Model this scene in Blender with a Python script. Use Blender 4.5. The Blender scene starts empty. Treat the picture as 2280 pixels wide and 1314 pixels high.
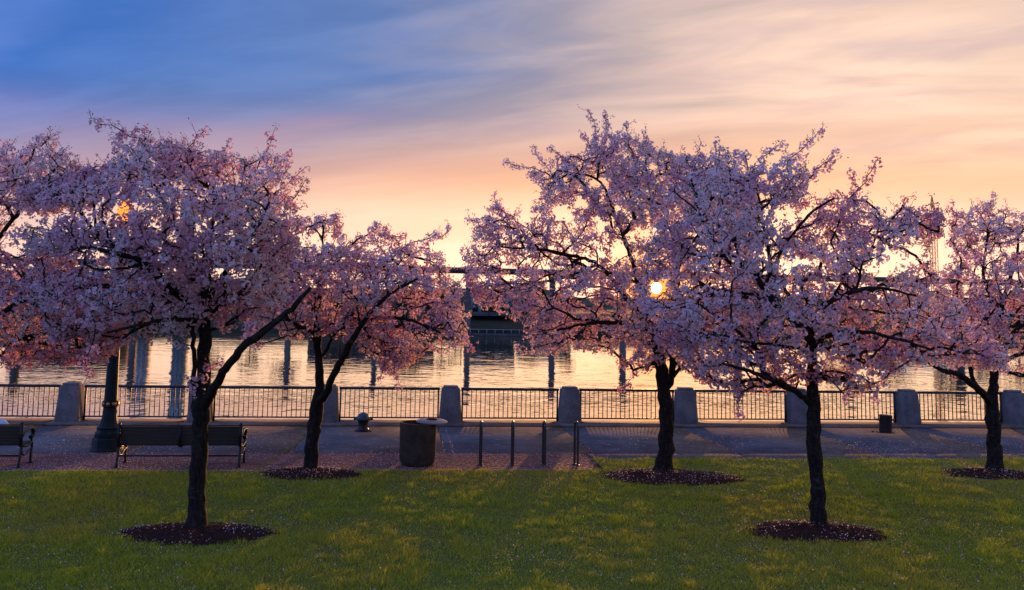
import bpy, bmesh, math, random
import numpy as np
from mathutils import Vector, Matrix

rng = np.random.default_rng(7)
random.seed(7)
R_ = math.radians
scene = bpy.context.scene
COL = scene.collection

# ------------------------------------------------------------------ camera
FPX, CAMH, PITCH, ROLL = 2000.0, 3.33, R_(6.5), R_(1.043)
PY0 = 680 - FPX * math.tan(PITCH)
_R = np.array([1., 0, 0]); _F = np.array([0, math.cos(PITCH), math.sin(PITCH)])
_U = np.array([0, -math.sin(PITCH), math.cos(PITCH)])
_c, _s = math.cos(ROLL), math.sin(ROLL)
CR = _R * _c + _U * _s
CU = -_R * _s + _U * _c
cd = bpy.data.cameras.new('camera')
cam = bpy.data.objects.new('camera', cd); COL.objects.link(cam)
cd.sensor_width = 36.0
cd.lens = FPX / 2280 * 36.0
cd.shift_y = -(657 - PY0) / 2280
cd.clip_start = 0.1; cd.clip_end = 20000
m = Matrix.Identity(4)
for i in range(3):
    m[i][0] = CR[i]; m[i][1] = CU[i]; m[i][2] = -_F[i]
m[2][3] = CAMH
cam.matrix_world = m
scene.camera = cam


def ray(px, py):
    return CR * (px - 1140) + CU * (PY0 - py) + _F * FPX


def at(px, py, Y):
    d = ray(px, py); return np.array([0, 0, CAMH]) + d * (Y / d[1])


def gnd(px, py, z=0.0):
    d = ray(px, py); return np.array([0, 0, CAMH]) + d * ((z - CAMH) / d[2])


def scale_at(P):
    return FPX / float((np.asarray(P, float) - [0, 0, CAMH]) @ _F)


PHI = R_(6.383)
FO = np.array([-1.594, 25.455]); E1 = np.array([math.cos(PHI), math.sin(PHI)]); E2 = np.array([-E1[1], E1[0]])


def wp(a, b, z=0.0):
    q = FO + a * E1 + b * E2
    return Vector((q[0], q[1], z))


def ab(P):
    d = np.asarray(P)[..., :2] - FO
    return d @ E1, d @ E2


# ------------------------------------------------------------------ sun, sky, exposure
sd = ray(1461, 641); sd = sd / np.linalg.norm(sd)
SUN = sd
SUN_EL = math.asin(sd[2]); SUN_AZ = math.atan2(sd[0], sd[1])
ld = bpy.data.lights.new('sun', 'SUN'); ld.energy = 3.8; ld.angle = R_(0.6); ld.color = (1.0, 0.46, 0.15)
lo = bpy.data.objects.new('sun', ld); COL.objects.link(lo)
lo.rotation_euler = Vector(-sd).to_track_quat('-Z', 'Y').to_euler()
lo.location = (0, 0, 60)

world = bpy.data.worlds.new('World'); scene.world = world; world.use_nodes = True
wt = world.node_tree; wt.nodes.clear()


class NB:
    """tiny node expression builder"""
    def __init__(s, tree): s.t = tree

    def n(s, typ, **kw):
        nd = s.t.nodes.new(typ)
        for k, v in kw.items(): setattr(nd, k, v)
        return nd

    def lk(s, a, sock):
        if a is None: return
        if isinstance(a, (int, float, tuple, list)): sock.default_value = a
        else: s.t.links.new(a, sock)

    def m(s, op, a, b=None, c=None, clamp=False):
        nd = s.n('ShaderNodeMath', operation=op, use_clamp=clamp)
        for i, x in enumerate((a, b, c)): s.lk(x, nd.inputs[i])
        return nd.outputs[0]

    def v(s, op, a, b=None, scale=None):
        nd = s.n('ShaderNodeVectorMath', operation=op)
        s.lk(a, nd.inputs[0]); s.lk(b, nd.inputs[1])
        if scale is not None: s.lk(scale, nd.inputs['Scale'])
        return nd.outputs['Value'] if op in ('DOT_PRODUCT', 'LENGTH', 'DISTANCE') else nd.outputs[0]

    def xyz(s, x, y, z):
        nd = s.n('ShaderNodeCombineXYZ')
        for i, q in enumerate((x, y, z)): s.lk(q, nd.inputs[i])
        return nd.outputs[0]

    def ss(s, x, a, b, lo=0.0, hi=1.0):
        nd = s.n('ShaderNodeMapRange', interpolation_type='SMOOTHSTEP')
        s.lk(x, nd.inputs[0]); nd.inputs[1].default_value = a; nd.inputs[2].default_value = b
        nd.inputs[3].default_value = lo; nd.inputs[4].default_value = hi
        return nd.outputs[0]

    def noise(s, vec, scale, detail=3, rough=.55, dist=0.0, color=False):
        nd = s.n('ShaderNodeTexNoise')
        s.lk(vec, nd.inputs['Vector']); nd.inputs['Scale'].default_value = scale
        nd.inputs['Detail'].default_value = detail; nd.inputs['Roughness'].default_value = rough
        nd.inputs['Distortion'].default_value = dist
        return nd.outputs['Color' if color else 'Fac']

    def ramp(s, x, stops, interp='LINEAR'):
        nd = s.n('ShaderNodeValToRGB'); cr = nd.color_ramp; cr.interpolation = interp
        while len(cr.elements) < len(stops): cr.elements.new(0.5)
        for e, (p, c) in zip(cr.elements, stops):
            e.position = p; e.color = (c[0], c[1], c[2], 1)
        s.lk(x, nd.inputs[0]); return nd.outputs[0]

    def mix(s, f, a, b, blend='MIX'):
        nd = s.n('ShaderNodeMix', data_type='RGBA', blend_type=blend)
        s.lk(f, nd.inputs[0])
        for q, k in ((a, 6), (b, 7)):
            if isinstance(q, (tuple, list)): q = (q[0], q[1], q[2], 1)
            s.lk(q, nd.inputs[k])
        return nd.outputs[2]


def build_world():
    b = NB(wt)
    tc = b.n('ShaderNodeTexCoord'); d = b.v('NORMALIZE', tc.outputs['Generated'])
    sp = b.n('ShaderNodeSeparateXYZ'); b.lk(d, sp.inputs[0])
    x, y, z = sp.outputs
    zc = b.m('MAXIMUM', z, 0.0)
    den = b.m('ADD', zc, 0.11)
    px = b.m('DIVIDE', x, den); py = b.m('DIVIDE', y, den)
    SA = R_(-66)
    dx, dy = math.sin(SA), math.cos(SA)
    along = b.m('ADD', b.m('MULTIPLY', px, dx), b.m('MULTIPLY', py, dy))
    across = b.m('ADD', b.m('MULTIPLY', px, dy), b.m('MULTIPLY', py, -dx))
    p1 = b.xyz(b.m('MULTIPLY', along, .42), b.m('MULTIPLY', across, .85), 6.2)
    p2 = b.xyz(b.m('MULTIPLY', along, .85), b.m('MULTIPLY', across, 2.1), 9.3)
    n1 = b.noise(p1, 1.05, 4, .55, .35)
    n2 = b.noise(p2, 1.15, 5, .56, .7)
    n3 = b.noise(b.xyz(b.m('MULTIPLY', along, .9), b.m('MULTIPLY', across, 1.9), 4.4), 1.7, 4, .52, .5)
    GA = R_(58)
    g = b.v('DOT_PRODUCT', d, (math.sin(GA), math.cos(GA), 0.0))
    t = b.m('ADD', g, b.m('MULTIPLY', b.m('SUBTRACT', n1, .5), .70))
    t = b.m('ADD', t, b.m('MULTIPLY', b.m('SUBTRACT', n2, .5), .22))
    t = b.m('ADD', t, b.m('MULTIPLY', b.m('SUBTRACT', n3, .5), .12))
    t = b.m('MULTIPLY_ADD', t, .5, .5)
    base = b.ramp(t, [(0.0, (.30, .42, 1.0)), (.25, (.27, .40, .98)), (.55, (.032, .125, .43)), (.67, (.080, .155, .37)), (.75, (.225, .225, .325)),
                      (.82, (.44, .345, .335)), (.885, (.71, .49, .385)), (1.0, (.82, .585, .45))])
    # darker and lighter cloud streaks
    shade = b.ss(n2, .36, .68, .88, 1.06)
    base = b.mix(1.0, base, b.xyz(shade, shade, shade), 'MULTIPLY')
    mauve = b.m('MULTIPLY', b.ss(n3, .44, .70), b.ss(t, .74, .86))
    base = b.mix(b.m('MULTIPLY', mauve, .62), base, (0.464, 0.336, 0.344))
    slate = b.m('MULTIPLY', b.ss(n1, .53, .36), b.ss(t, .80, .62))
    base = b.mix(b.m('MULTIPLY', slate, .45), base, (0.08, 0.128, 0.32))
    # glow along the horizon under the sunset
    hn = b.v('NORMALIZE', b.xyz(x, y, 0.0))
    sh = (math.sin(SUN_AZ), math.cos(SUN_AZ), 0.0)
    hz = b.m('SUBTRACT', 1.0, b.v('DOT_PRODUCT', hn, sh))
    azf = b.m('POWER', 2.718, b.m('MULTIPLY', hz, -2.6))
    jit = b.m('MULTIPLY', b.m('SUBTRACT', n1, .5), .10)
    ez = b.m('ADD', zc, jit)
    orange = b.m('MULTIPLY', b.ss(ez, .24, .105), azf)
    base = b.mix(b.m('MULTIPLY', orange, .85), base, (.79, .385, .195))
    white = b.m('MULTIPLY', b.ss(ez, .150, .05), azf)
    base = b.mix(white, base, (1.0, .69, .50))
    # solar aureole and disc
    ca = b.v('DOT_PRODUCT', d, tuple(float(q) for q in SUN))
    om = b.m('SUBTRACT', 1.0, ca)
    a1 = b.m('POWER', 2.718, b.m('MULTIPLY', om, -1 / .00055))
    a2 = b.m('POWER', 2.718, b.m('MULTIPLY', om, -1 / .012))
    disc = b.ss(om, 1 - math.cos(R_(.36)), 1 - math.cos(R_(.22)))
    glow = b.v('SCALE', (1.0, .50, .13), None, b.m('ADD', b.m('MULTIPLY', a1, .2), b.m('MULTIPLY', a2, .05)))
    base = b.mix(b.m('MULTIPLY', b.m('POWER', 2.718, b.m('MULTIPLY', om, -1 / .0010)), 1.0), base, (.85, .24, .025))
    sun = b.v('SCALE', (1.0, .78, .42), None, b.m('MULTIPLY', disc, 28.0))
    col = b.v('ADD', b.v('ADD', base, glow), sun)
    sky = b.n('ShaderNodeTexSky', sky_type='NISHITA')
    sky.sun_disc = False; sky.sun_elevation = SUN_EL; sky.sun_rotation = SUN_AZ
    skyc = b.v('SCALE', sky.outputs[0], None, .012)
    col = b.v('ADD', col, skyc)
    bg = b.n('ShaderNodeBackground'); b.lk(col, bg.inputs[0]); bg.inputs[1].default_value = 1.0
    out = b.n('ShaderNodeOutputWorld'); wt.links.new(bg.outputs[0], out.inputs[0])
    world.cycles.sampling_method = 'MANUAL'; world.cycles.sample_map_resolution = 2048


build_world()
vs = scene.view_settings
vs.view_transform = 'Standard'; vs.look = 'None'; vs.exposure = 0.45; vs.gamma = 1.0; vs.use_curve_mapping = False
cy = scene.cycles
cy.max_bounces = 10; cy.diffuse_bounces = 8; cy.glossy_bounces = 3; cy.transmission_bounces = 4
cy.transparent_max_bounces = 4; cy.volume_bounces = 0
cy.sample_clamp_indirect = 4.0; cy.caustics_reflective = False; cy.caustics_refractive = False
cy.use_denoising = True

# ------------------------------------------------------------------ helpers


def link(o, parent=None):
    COL.objects.link(o)
    if parent is not None: o.parent = parent
    return o


def tag(o, label=None, cat=None, group=None, kind=None):
    if label: o['label'] = label
    if cat: o['category'] = cat
    if group: o['group'] = group
    if kind: o['kind'] = kind
    return o


def empty(name, loc, rz=0.0):
    o = bpy.data.objects.new(name, None); o.location = loc; o.rotation_euler = (0, 0, rz)
    o.empty_display_size = .2
    return link(o)


def np_mesh(name, V, faces, mat, attrs=None, smooth=False):
    """V (n,3), faces: (m,k) array or list of such arrays"""
    if isinstance(faces, np.ndarray): faces = [faces]
    faces = [f for f in faces if len(f)]
    me = bpy.data.meshes.new(name)
    V = np.asarray(V, np.float32)
    me.vertices.add(len(V)); me.vertices.foreach_set('co', V.ravel())
    loops = np.concatenate([f.ravel() for f in faces]).astype(np.int32)
    tot = np.concatenate([np.full(len(f), f.shape[1]) for f in faces]).astype(np.int32)
    start = np.concatenate([[0], np.cumsum(tot)[:-1]]).astype(np.int32)
    me.loops.add(len(loops)); me.loops.foreach_set('vertex_index', loops)
    me.polygons.add(len(tot)); me.polygons.foreach_set('loop_start', start); me.polygons.foreach_set('loop_total', tot)
    if smooth: me.polygons.foreach_set('use_smooth', np.ones(len(tot), bool))
    if attrs:
        for k, arr in attrs.items():
            at_ = me.attributes.new(k, 'FLOAT_COLOR', 'POINT')
            c4 = np.ones((len(V), 4), np.float32); c4[:, :3] = arr
            at_.data.foreach_set('color', c4.ravel())
    me.update(calc_edges=True); me.validate()
    me.materials.append(mat)
    return me


class MB:
    """mesh builder: boxes, prisms, lathes and tubes gathered into one mesh"""
    def __init__(s): s.V = []; s.Fc = {}; s.n = 0

    def add(s, V, faces):
        V = np.asarray(V, float)
        for f in faces:
            f = [i + s.n for i in f]; s.Fc.setdefault(len(f), []).append(f)
        s.V.append(V); s.n += len(V); return s

    def box(s, x0, x1, y0, y1, z0, z1):
        V = [(x0, y0, z0), (x1, y0, z0), (x1, y1, z0), (x0, y1, z0), (x0, y0, z1), (x1, y0, z1), (x1, y1, z1), (x0, y1, z1)]
        return s.add(V, [(0, 3, 2, 1), (4, 5, 6, 7), (0, 1, 5, 4), (1, 2, 6, 5), (2, 3, 7, 6), (3, 0, 4, 7)])

    def lathe(s, prof, n=24, cx=0, cy=0, caps=True, rad=None):
        rows = []
        for r, z in prof:
            for k in range(n):
                a = 2 * math.pi * k / n
                q = r * (rad(a, z) if rad else 1.0)
                rows.append((cx + q * math.cos(a), cy + q * math.sin(a), z))
        F = []
        for i in range(len(prof) - 1):
            for k in range(n):
                k2 = (k + 1) % n
                F.append((i * n + k, i * n + k2, (i + 1) * n + k2, (i + 1) * n + k))
        if caps:
            F.append(tuple(range(n))[::-1]); F.append(tuple((len(prof) - 1) * n + k for k in range(n)))
        return s.add(rows, F)

    def tube(s, pts, rad, n=8, caps=True):
        pts = np.asarray(pts, float); rad = np.broadcast_to(np.asarray(rad, float), (len(pts),))
        V = tube_rings(pts, rad, n)
        F = []
        for i in range(len(pts) - 1):
            for k in range(n):
                k2 = (k + 1) % n
                F.append((i * n + k, i * n + k2, (i + 1) * n + k2, (i + 1) * n + k))
        if caps:
            F.append(tuple(range(n))[::-1]); F.append(tuple((len(pts) - 1) * n + k for k in range(n)))
        return s.add(V, F)

    def frustum(s, loops):
        """stack of closed loops (same length): side faces and caps"""
        n = len(loops[0]); V = [p for l in loops for p in l]; F = []
        for i in range(len(loops) - 1):
            for k in range(n):
                k2 = (k + 1) % n
                F.append((i * n + k, i * n + k2, (i + 1) * n + k2, (i + 1) * n + k))
        F.append(tuple(range(n))[::-1]); F.append(tuple((len(loops) - 1) * n + k for k in range(n)))
        return s.add(V, F)

    def mesh(s, name, mat, smooth=False):
        me = np_mesh(name, np.concatenate(s.V), [np.array(f) for f in s.Fc.values()], mat)
        if smooth:
            me.polygons.foreach_set('use_smooth', np.ones(len(me.polygons), bool))
            try: me.set_sharp_from_angle(angle=R_(40))
            except Exception: pass
        return me

    def build(s, name, mat, parent=None, smooth=False, bevel=0.0):
        o = bpy.data.objects.new(name, s.mesh(name, mat, smooth)); link(o, parent)
        if bevel:
            md = o.modifiers.new('bevel', 'BEVEL'); md.width = bevel; md.segments = 2; md.limit_method = 'ANGLE'
        return o


def tube_rings(P, rad, n):
    T = np.gradient(P, axis=0) if len(P) > 1 else np.array([[0, 0, 1.]])
    T /= np.linalg.norm(T, axis=1, keepdims=True) + 1e-9
    ref = np.array([0.31, 0.22, 0.92]) if abs(T[0] @ np.array([0.31, 0.22, 0.92])) < .9 else np.array([1., 0, .1])
    A = np.cross(T, ref); A /= np.linalg.norm(A, axis=1, keepdims=True) + 1e-9
    B = np.cross(T, A)
    a = np.arange(n) * 2 * math.pi / n
    return (P[:, None] + rad[:, None, None] * (np.cos(a)[None, :, None] * A[:, None] + np.sin(a)[None, :, None] * B[:, None])).reshape(-1, 3)


def catmull(P, step):
    P = np.asarray(P, float)
    Q = np.vstack([2 * P[0] - P[1], P, 2 * P[-1] - P[-2]])
    out = []
    for i in range(1, len(Q) - 2):
        L = np.linalg.norm(Q[i + 1][:3] - Q[i][:3]); k = max(1, int(round(L / step)))
        for j in range(k):
            u = j / k
            out.append(.5 * ((2 * Q[i]) + (-Q[i - 1] + Q[i + 1]) * u + (2 * Q[i - 1] - 5 * Q[i] + 4 * Q[i + 1] - Q[i + 2]) * u * u +
                             (-Q[i - 1] + 3 * Q[i] - 3 * Q[i + 1] + Q[i + 2]) * u ** 3))
    out.append(P[-1])
    return np.array(out)


# ------------------------------------------------------------------ materials
MATS = {}


def mat(name, fn):
    if name in MATS: return MATS[name]
    m_ = bpy.data.materials.new(name); m_.use_nodes = True
    t = m_.node_tree; t.nodes.clear()
    b = NB(t); out = b.n('ShaderNodeOutputMaterial')
    t.links.new(fn(b), out.inputs[0]); MATS[name] = m_
    return m_


def pbsdf(b, col, rough=.8, spec=.3, metal=0.0, bump=None, bstr=.3, bdist=.02, **kw):
    nd = b.n('ShaderNodeBsdfPrincipled')
    if isinstance(col, tuple): col = (*col[:3], 1)
    b.lk(col, nd.inputs['Base Color']); b.lk(rough, nd.inputs['Roughness']); b.lk(metal, nd.inputs['Metallic'])
    nd.inputs['Specular IOR Level'].default_value = spec
    for k, v_ in kw.items(): b.lk(v_, nd.inputs[k])
    if bump is not None:
        bp = b.n('ShaderNodeBump'); bp.inputs['Strength'].default_value = bstr; bp.inputs['Distance'].default_value = bdist
        b.lk(bump, bp.inputs['Height']); b.t.links.new(bp.outputs[0], nd.inputs['Normal'])
    return nd.outputs[0]


def geo_pos(b): return b.n('ShaderNodeNewGeometry').outputs['Position']
def obj_co(b): return b.n('ShaderNodeTexCoord').outputs['Object']
def obj_rand(b): return b.n('ShaderNodeObjectInfo').outputs['Random']


def mottled(c1, c2, scale, rough=.85, bstr=.3, bdist=.01, spec=.25, co=geo_pos, metal=0.0, c3=None, matte=False):
    def fn(b):
        p = co(b); n = b.noise(p, scale, 5, .6); n2 = b.noise(p, scale * 6.3, 3, .6)
        c = b.mix(b.ss(n, .32, .68), c1, c2)
        if c3: c = b.mix(b.ss(n2, .55, .72), c, c3)
        if matte:
            d_ = b.n('ShaderNodeBsdfDiffuse'); b.lk(c, d_.inputs[0]); return d_.outputs[0]
        h = b.m('ADD', n, b.m('MULTIPLY', n2, .5))
        return pbsdf(b, c, rough, spec, metal, h, bstr, bdist)
    return fn


def bark_fn(b):
    p = geo_pos(b); q = b.v('MULTIPLY', p, (1, 1, .3))
    plates = b.noise(q, 24, 5, .7, .6); bands = b.noise(b.v('MULTIPLY', p, (.45, .45, 2.6)), 13, 4, .65, .4); lich = b.noise(p, 7, 4, .6)
    c = b.mix(b.ss(plates, .36, .66), (.010, .007, .006), (.040, .029, .023))
    c = b.mix(b.m('MULTIPLY', b.ss(bands, .58, .66), .7), c, (.075, .055, .045))
    c = b.mix(b.m('MULTIPLY', b.ss(lich, .60, .70), .55), c, (.085, .085, .060))
    return pbsdf(b, c, .9, .15, 0, b.m('ADD', plates, b.m('MULTIPLY', bands, .8)), 1.0, .035)


M_bark = mat('bark', bark_fn)
M_twig = mat('twig_bark', lambda b: pbsdf(b, b.mix(b.noise(geo_pos(b), 12, 2), (.022, .013, .012), (.05, .03, .026)), .85, .2))


def petal_fn(b):
    a = b.n('ShaderNodeAttribute', attribute_name='tint')
    d1 = b.n('ShaderNodeBsdfDiffuse'); t1 = b.n('ShaderNodeBsdfTranslucent')
    b.lk(a.outputs['Color'], d1.inputs[0])
    b.lk(b.mix(1.0, a.outputs['Color'], (1.0, .87, .86), 'MULTIPLY'), t1.inputs[0])
    mx = b.n('ShaderNodeMixShader'); mx.inputs[0].default_value = .47
    b.t.links.new(d1.outputs[0], mx.inputs[1]); b.t.links.new(t1.outputs[0], mx.inputs[2])
    return mx.outputs[0]


M_petal = mat('cherry_petal', petal_fn)


def leafy(c1, c2, tr=.35, name=None, attr=False):
    def fn(b):
        if attr: c = b.n('ShaderNodeAttribute', attribute_name='tint').outputs['Color']
        else: c = b.mix(b.ss(b.noise(geo_pos(b), 3.0, 3), .35, .65), c1, c2)
        d1 = b.n('ShaderNodeBsdfDiffuse'); t1 = b.n('ShaderNodeBsdfTranslucent')
        b.lk(c, d1.inputs[0]); b.lk(c, t1.inputs[0])
        mx = b.n('ShaderNodeMixShader'); mx.inputs[0].default_value = tr
        b.t.links.new(d1.outputs[0], mx.inputs[1]); b.t.links.new(t1.outputs[0], mx.inputs[2])
        return mx.outputs[0]
    return fn


M_leaf = mat('young_leaf', leafy(None, None, .45, attr=True))
M_grass = mat('grass_blade', leafy(None, None, .45, attr=True))
M_soil = mat('lawn_soil', mottled((.075, .110, .016), (.115, .130, .024), 2.5, .95, .4, .02))
M_asphalt = mat('asphalt', mottled((.100, .093, .096), (.155, .145, .146), .8, .95, .12, .003, .08, c3=(.23, .215, .22), matte=True))
M_brick = mat('paver_brick', lambda b: (lambda p: pbsdf(b, b.mix(b.noise(p, 5, 3), (.11, .050, .050), (.17, .085, .080)), .85, .25, 0, b.noise(p, 60, 3), .3, .004))(geo_pos(b)))
M_joint = mat('mossy_joint', mottled((.035, .035, .022), (.075, .078, .030), 3.0, .95))
M_concrete = mat('concrete', mottled((.10, .10, .105), (.165, .16, .16), 2.6, .9, .5, .012, .12, c3=(.075, .075, .08)))
M_kerb = mat('kerb_concrete', mottled((.12, .085, .07), (.20, .15, .12), 2.2, .9, .5, .015, c3=(.06, .06, .03)))
M_rail = mat('rail_paint', mottled((.016, .018, .024), (.03, .03, .036), 9, .5, .15, .002, .35))
M_iron = mat('cast_iron', mottled((.006, .007, .008), (.014, .014, .015), 12, .42, .2, .002, .35))
M_lampgreen = mat('lamp_paint', mottled((.004, .010, .012), (.008, .017, .019), 7, .55, .2, .003, .2))
M_brass = mat('brass', lambda b: pbsdf(b, (.42, .20, .07), .4, .5, .8))
M_slat = mat('bench_wood', lambda b: (lambda p: pbsdf(b, b.mix(b.noise(b.v('MULTIPLY', p, (1.2, 14, 14)), 3.0, 4, .65), (.036, .029, .022), (.075, .060, .046)), .65, .2, 0,
             b.noise(b.v('MULTIPLY', p, (2, 30, 30)), 4.0, 3), .3, .003))(obj_co(b)))
M_can = mat('brown_aggregate', mottled((.048, .034, .024), (.085, .060, .042), 5, .85, .5, .008, .2, c3=(.035, .026, .02)))
M_lid = mat('lid_metal', mottled((.17, .155, .14), (.24, .22, .20), 6, .35, .1, .002, .5))
M_dark = mat('dark_liner', lambda b: pbsdf(b, (.012, .011, .011), .8, .2))
M_rack = mat('rack_steel', mottled((.016, .014, .014), (.035, .030, .028), 10, .35, .15, .002, .5))
M_cap = mat('bollard_patina', mottled((.012, .034, .040), (.025, .05, .055), 8, .45, .2, .003, .5))
M_mulch = mat('mulch', mottled((.020, .010, .009), (.055, .024, .020), 22, .95, .9, .03, .1))
M_chip = mat('bark_chip', lambda b: pbsdf(b, b.mix(b.noise(geo_pos(b), 31, 1), (.028, .012, .011), (.10, .04, .034)), .9, .2))
M_bag = mat('pale_blue_cloth', mottled((.30, .42, .62), (.42, .55, .72), 12, .9, .3, .01))


def water_fn(b):
    p = geo_pos(b)
    w1 = b.noise(b.v('MULTIPLY', p, (.9, .8, 1)), .30, 2, .5, .4)
    w2 = b.noise(b.v('MULTIPLY', p, (.8, .9, 1)), .85, 2, .5, .4)
    w3 = b.noise(b.v('MULTIPLY', p, (.8, 1.0, 1)), 3.0, 2, .5)
    w0 = b.noise(p, .05, 2, .5)
    amp = b.ss(w0, .35, .65, .55, 1.0)
    h = b.m('ADD', b.m('MULTIPLY', w1, 1.0), b.m('ADD', b.m('MULTIPLY', w2, .36), b.m('MULTIPLY', w3, .05)))
    h = b.m('MULTIPLY', h, amp)
    bp = b.n('ShaderNodeBump'); bp.inputs['Strength'].default_value = 1.0; bp.inputs['Distance'].default_value = .065
    b.lk(h, bp.inputs['Height'])
    gl = b.n('ShaderNodeBsdfGlossy'); gl.inputs['Color'].default_value = (1.0, .95, .86, 1); gl.inputs['Roughness'].default_value = .02
    df = b.n('ShaderNodeBsdfDiffuse'); df.inputs['Color'].default_value = (.018, .032, .042, 1)
    fr = b.n('ShaderNodeFresnel'); fr.inputs['IOR'].default_value = 1.9
    for nd in (gl, fr): b.t.links.new(bp.outputs[0], nd.inputs['Normal'])
    mx = b.n('ShaderNodeMixShader'); b.lk(b.m('MULTIPLY_ADD', fr.outputs[0], .40, .60), mx.inputs[0])
    b.t.links.new(df.outputs[0], mx.inputs[1]); b.t.links.new(gl.outputs[0], mx.inputs[2])
    return mx.outputs[0]


M_water = mat('river_water', water_fn)
M_wall = mat('seawall', mottled((.10, .10, .10), (.18, .175, .17), 1.0, .9))
M_bank = mat('far_bank_soil', mottled((.030, .036, .020), (.065, .062, .040), .05, .95))
M_hill = mat('hill_woods', mottled((.030, .045, .028), (.055, .065, .045), .01, .95))
M_bridge = mat('bridge_concrete', mottled((.085, .085, .085), (.14, .138, .135), .3, .9))
M_steel = mat('bridge_steel', mottled((.07, .075, .08), (.12, .12, .12), .3, .7))
M_wallp = mat('pale_wall', mottled((.42, .45, .46), (.52, .54, .55), .1, .85))
M_wallt = mat('teal_wall', mottled((.22, .32, .34), (.30, .38, .40), .1, .85))
M_wallb = mat('brick_wall', mottled((.16, .09, .07), (.22, .13, .10), .2, .9))
M_glass = mat('window_glass', lambda b: pbsdf(b, (.03, .045, .06), .08, .8))
M_redcol = mat('red_paint', lambda b: pbsdf(b, (.22, .055, .045), .6, .3))
M_orange = mat('orange_paint', lambda b: pbsdf(b, (.75, .24, .04), .5, .4))
M_yellow = mat('yellow_sign', lambda b: pbsdf(b, (.85, .42, .03), .5, .4))
M_dock = mat('dock_wood', mottled((.05, .05, .05), (.09, .085, .08), .5, .9))
M_white = mat('white_paint', mottled((.30, .31, .33), (.40, .40, .40), 1.0, .6))
M_farleaf = mat('far_leaf', leafy((.030, .050, .018), (.075, .080, .030), .3))

FRZ = PHI
# ------------------------------------------------------------------ setting: river, seawall, ground


def structure(o, label=None): return tag(o, label, None, None, 'structure')


def quad_obj(name, pts, mat_, parent=None):
    me = np_mesh(name, np.array(pts, float), np.array([[0, 1, 2, 3]]), mat_)
    return link(bpy.data.objects.new(name, me), parent)


WZ = -4.2
structure(quad_obj('river', [wp(-900, .5, WZ), wp(900, .5, WZ), wp(900, 226, WZ), wp(-900, 226, WZ)], M_water), 'wide rippled river reflecting the sunset')
sw = MB(); A0, A1 = -42, 42
lo_ = [wp(A0, .42, WZ - 1), wp(A1, .42, WZ - 1), wp(A1, .74, WZ - 1), wp(A0, .74, WZ - 1)]
hi_ = [Vector((q.x, q.y, -.012)) for q in lo_]
sw.frustum([lo_, hi_]); structure(sw.build('seawall', M_wall), 'concrete seawall dropping to the river')
k = MB()
for a in np.arange(-14, 22, 3.4014):
    q0 = [wp(a + .01, -.34, .003), wp(a + 3.39, -.34, .003), wp(a + 3.39, .74, .003), wp(a + .01, .74, .003)]
    q1 = [Vector((q.x, q.y, .045 + .01 * random.random())) for q in q0]
    k.frustum([q0, q1])
structure(k.build('kerb', M_kerb), 'low weathered kerb beneath the railing')

# lawn sheet and the base under the promenade
structure(quad_obj('ground', [(-140, -60, -.03), (140, -60, -.03), wp(140, .42, -.03), wp(-140, .42, -.03)], M_joint), 'ground beneath the park')
lawn_poly = [wp(-60, -6.86), wp(2.86, -6.86), wp(2.86, -5.53), wp(60, -5.53), wp(60, -45), wp(-60, -45)]
lm = bpy.data.meshes.new('lawn'); lm.from_pydata([(q.x, q.y, 0.004) for q in lawn_poly], [], [(0, 5, 4, 3, 2, 1)]); lm.materials.append(M_soil)
lawn = structure(link(bpy.data.objects.new('lawn', lm)), 'mown lawn strewn with pale petals')

prom = structure(quad_obj('promenade', [wp(-60, -6.9, -.02), wp(60, -6.9, -.02), wp(60, -.3, -.02), wp(-60, -.3, -.02)], M_joint), 'grey waterfront promenade')
JOINTS = [-3.75 + 3.4014 * i for i in range(-6, 9)]


def slab(a0, a1, b0, b1):
    s_ = MB()
    q0 = [wp(a0, b0, -.018), wp(a1, b0, -.018), wp(a1, b1, -.018), wp(a0, b1, -.018)]
    q1 = [Vector((q.x, q.y, 0)) for q in q0]
    s_.frustum([q0, q1]); o = s_.build('slab', M_asphalt, prom)
    return o


for i in range(len(JOINTS) - 1):
    a0, a1 = JOINTS[i] + .02, JOINTS[i + 1] - .02
    slab(a0, a1, -4.78, -.343)
    if a1 > 2.9: slab(max(a0, 2.90), a1, -5.52, -4.82)
# the brick band under the benches: small pavers with open joints
bk = []
for r_ in range(20):
    b0 = -6.86 + r_ * .1025
    for c_ in range(int((2.86 + 14) / .205)):
        a0 = -14 + c_ * .205 + (r_ % 2) * .1025
        if a0 + .2 > 2.86: continue
        bk.append((a0, b0))
bk = np.array(bk); n_ = len(bk)
cor = np.array([(0, 0), (.196, 0), (.196, .094), (0, .094)])
zt = rng.normal(.0, .0022, n_)
top = np.zeros((n_, 8, 3))
for j in range(4):
    aa = bk[:, 0] + cor[j, 0]; bb = bk[:, 1] + cor[j, 1]
    P = FO[None] + aa[:, None] * E1 + bb[:, None] * E2
    top[:, j, :2] = P; top[:, j + 4, :2] = P; top[:, j, 2] = -.019; top[:, j + 4, 2] = zt
fb = np.array([[4, 5, 6, 7], [0, 1, 5, 4], [1, 2, 6, 5], [2, 3, 7, 6], [3, 0, 4, 7]])
me = np_mesh('brick_paving', top.reshape(-1, 3), (np.arange(n_)[:, None, None] * 8 + fb[None]).reshape(-1, 4), M_brick)
bo = link(bpy.data.objects.new('brick_paving', me), prom); bo['kind'] = 'stuff'; bo['label'] = 'reddish brick pavers under fallen petals'

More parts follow.
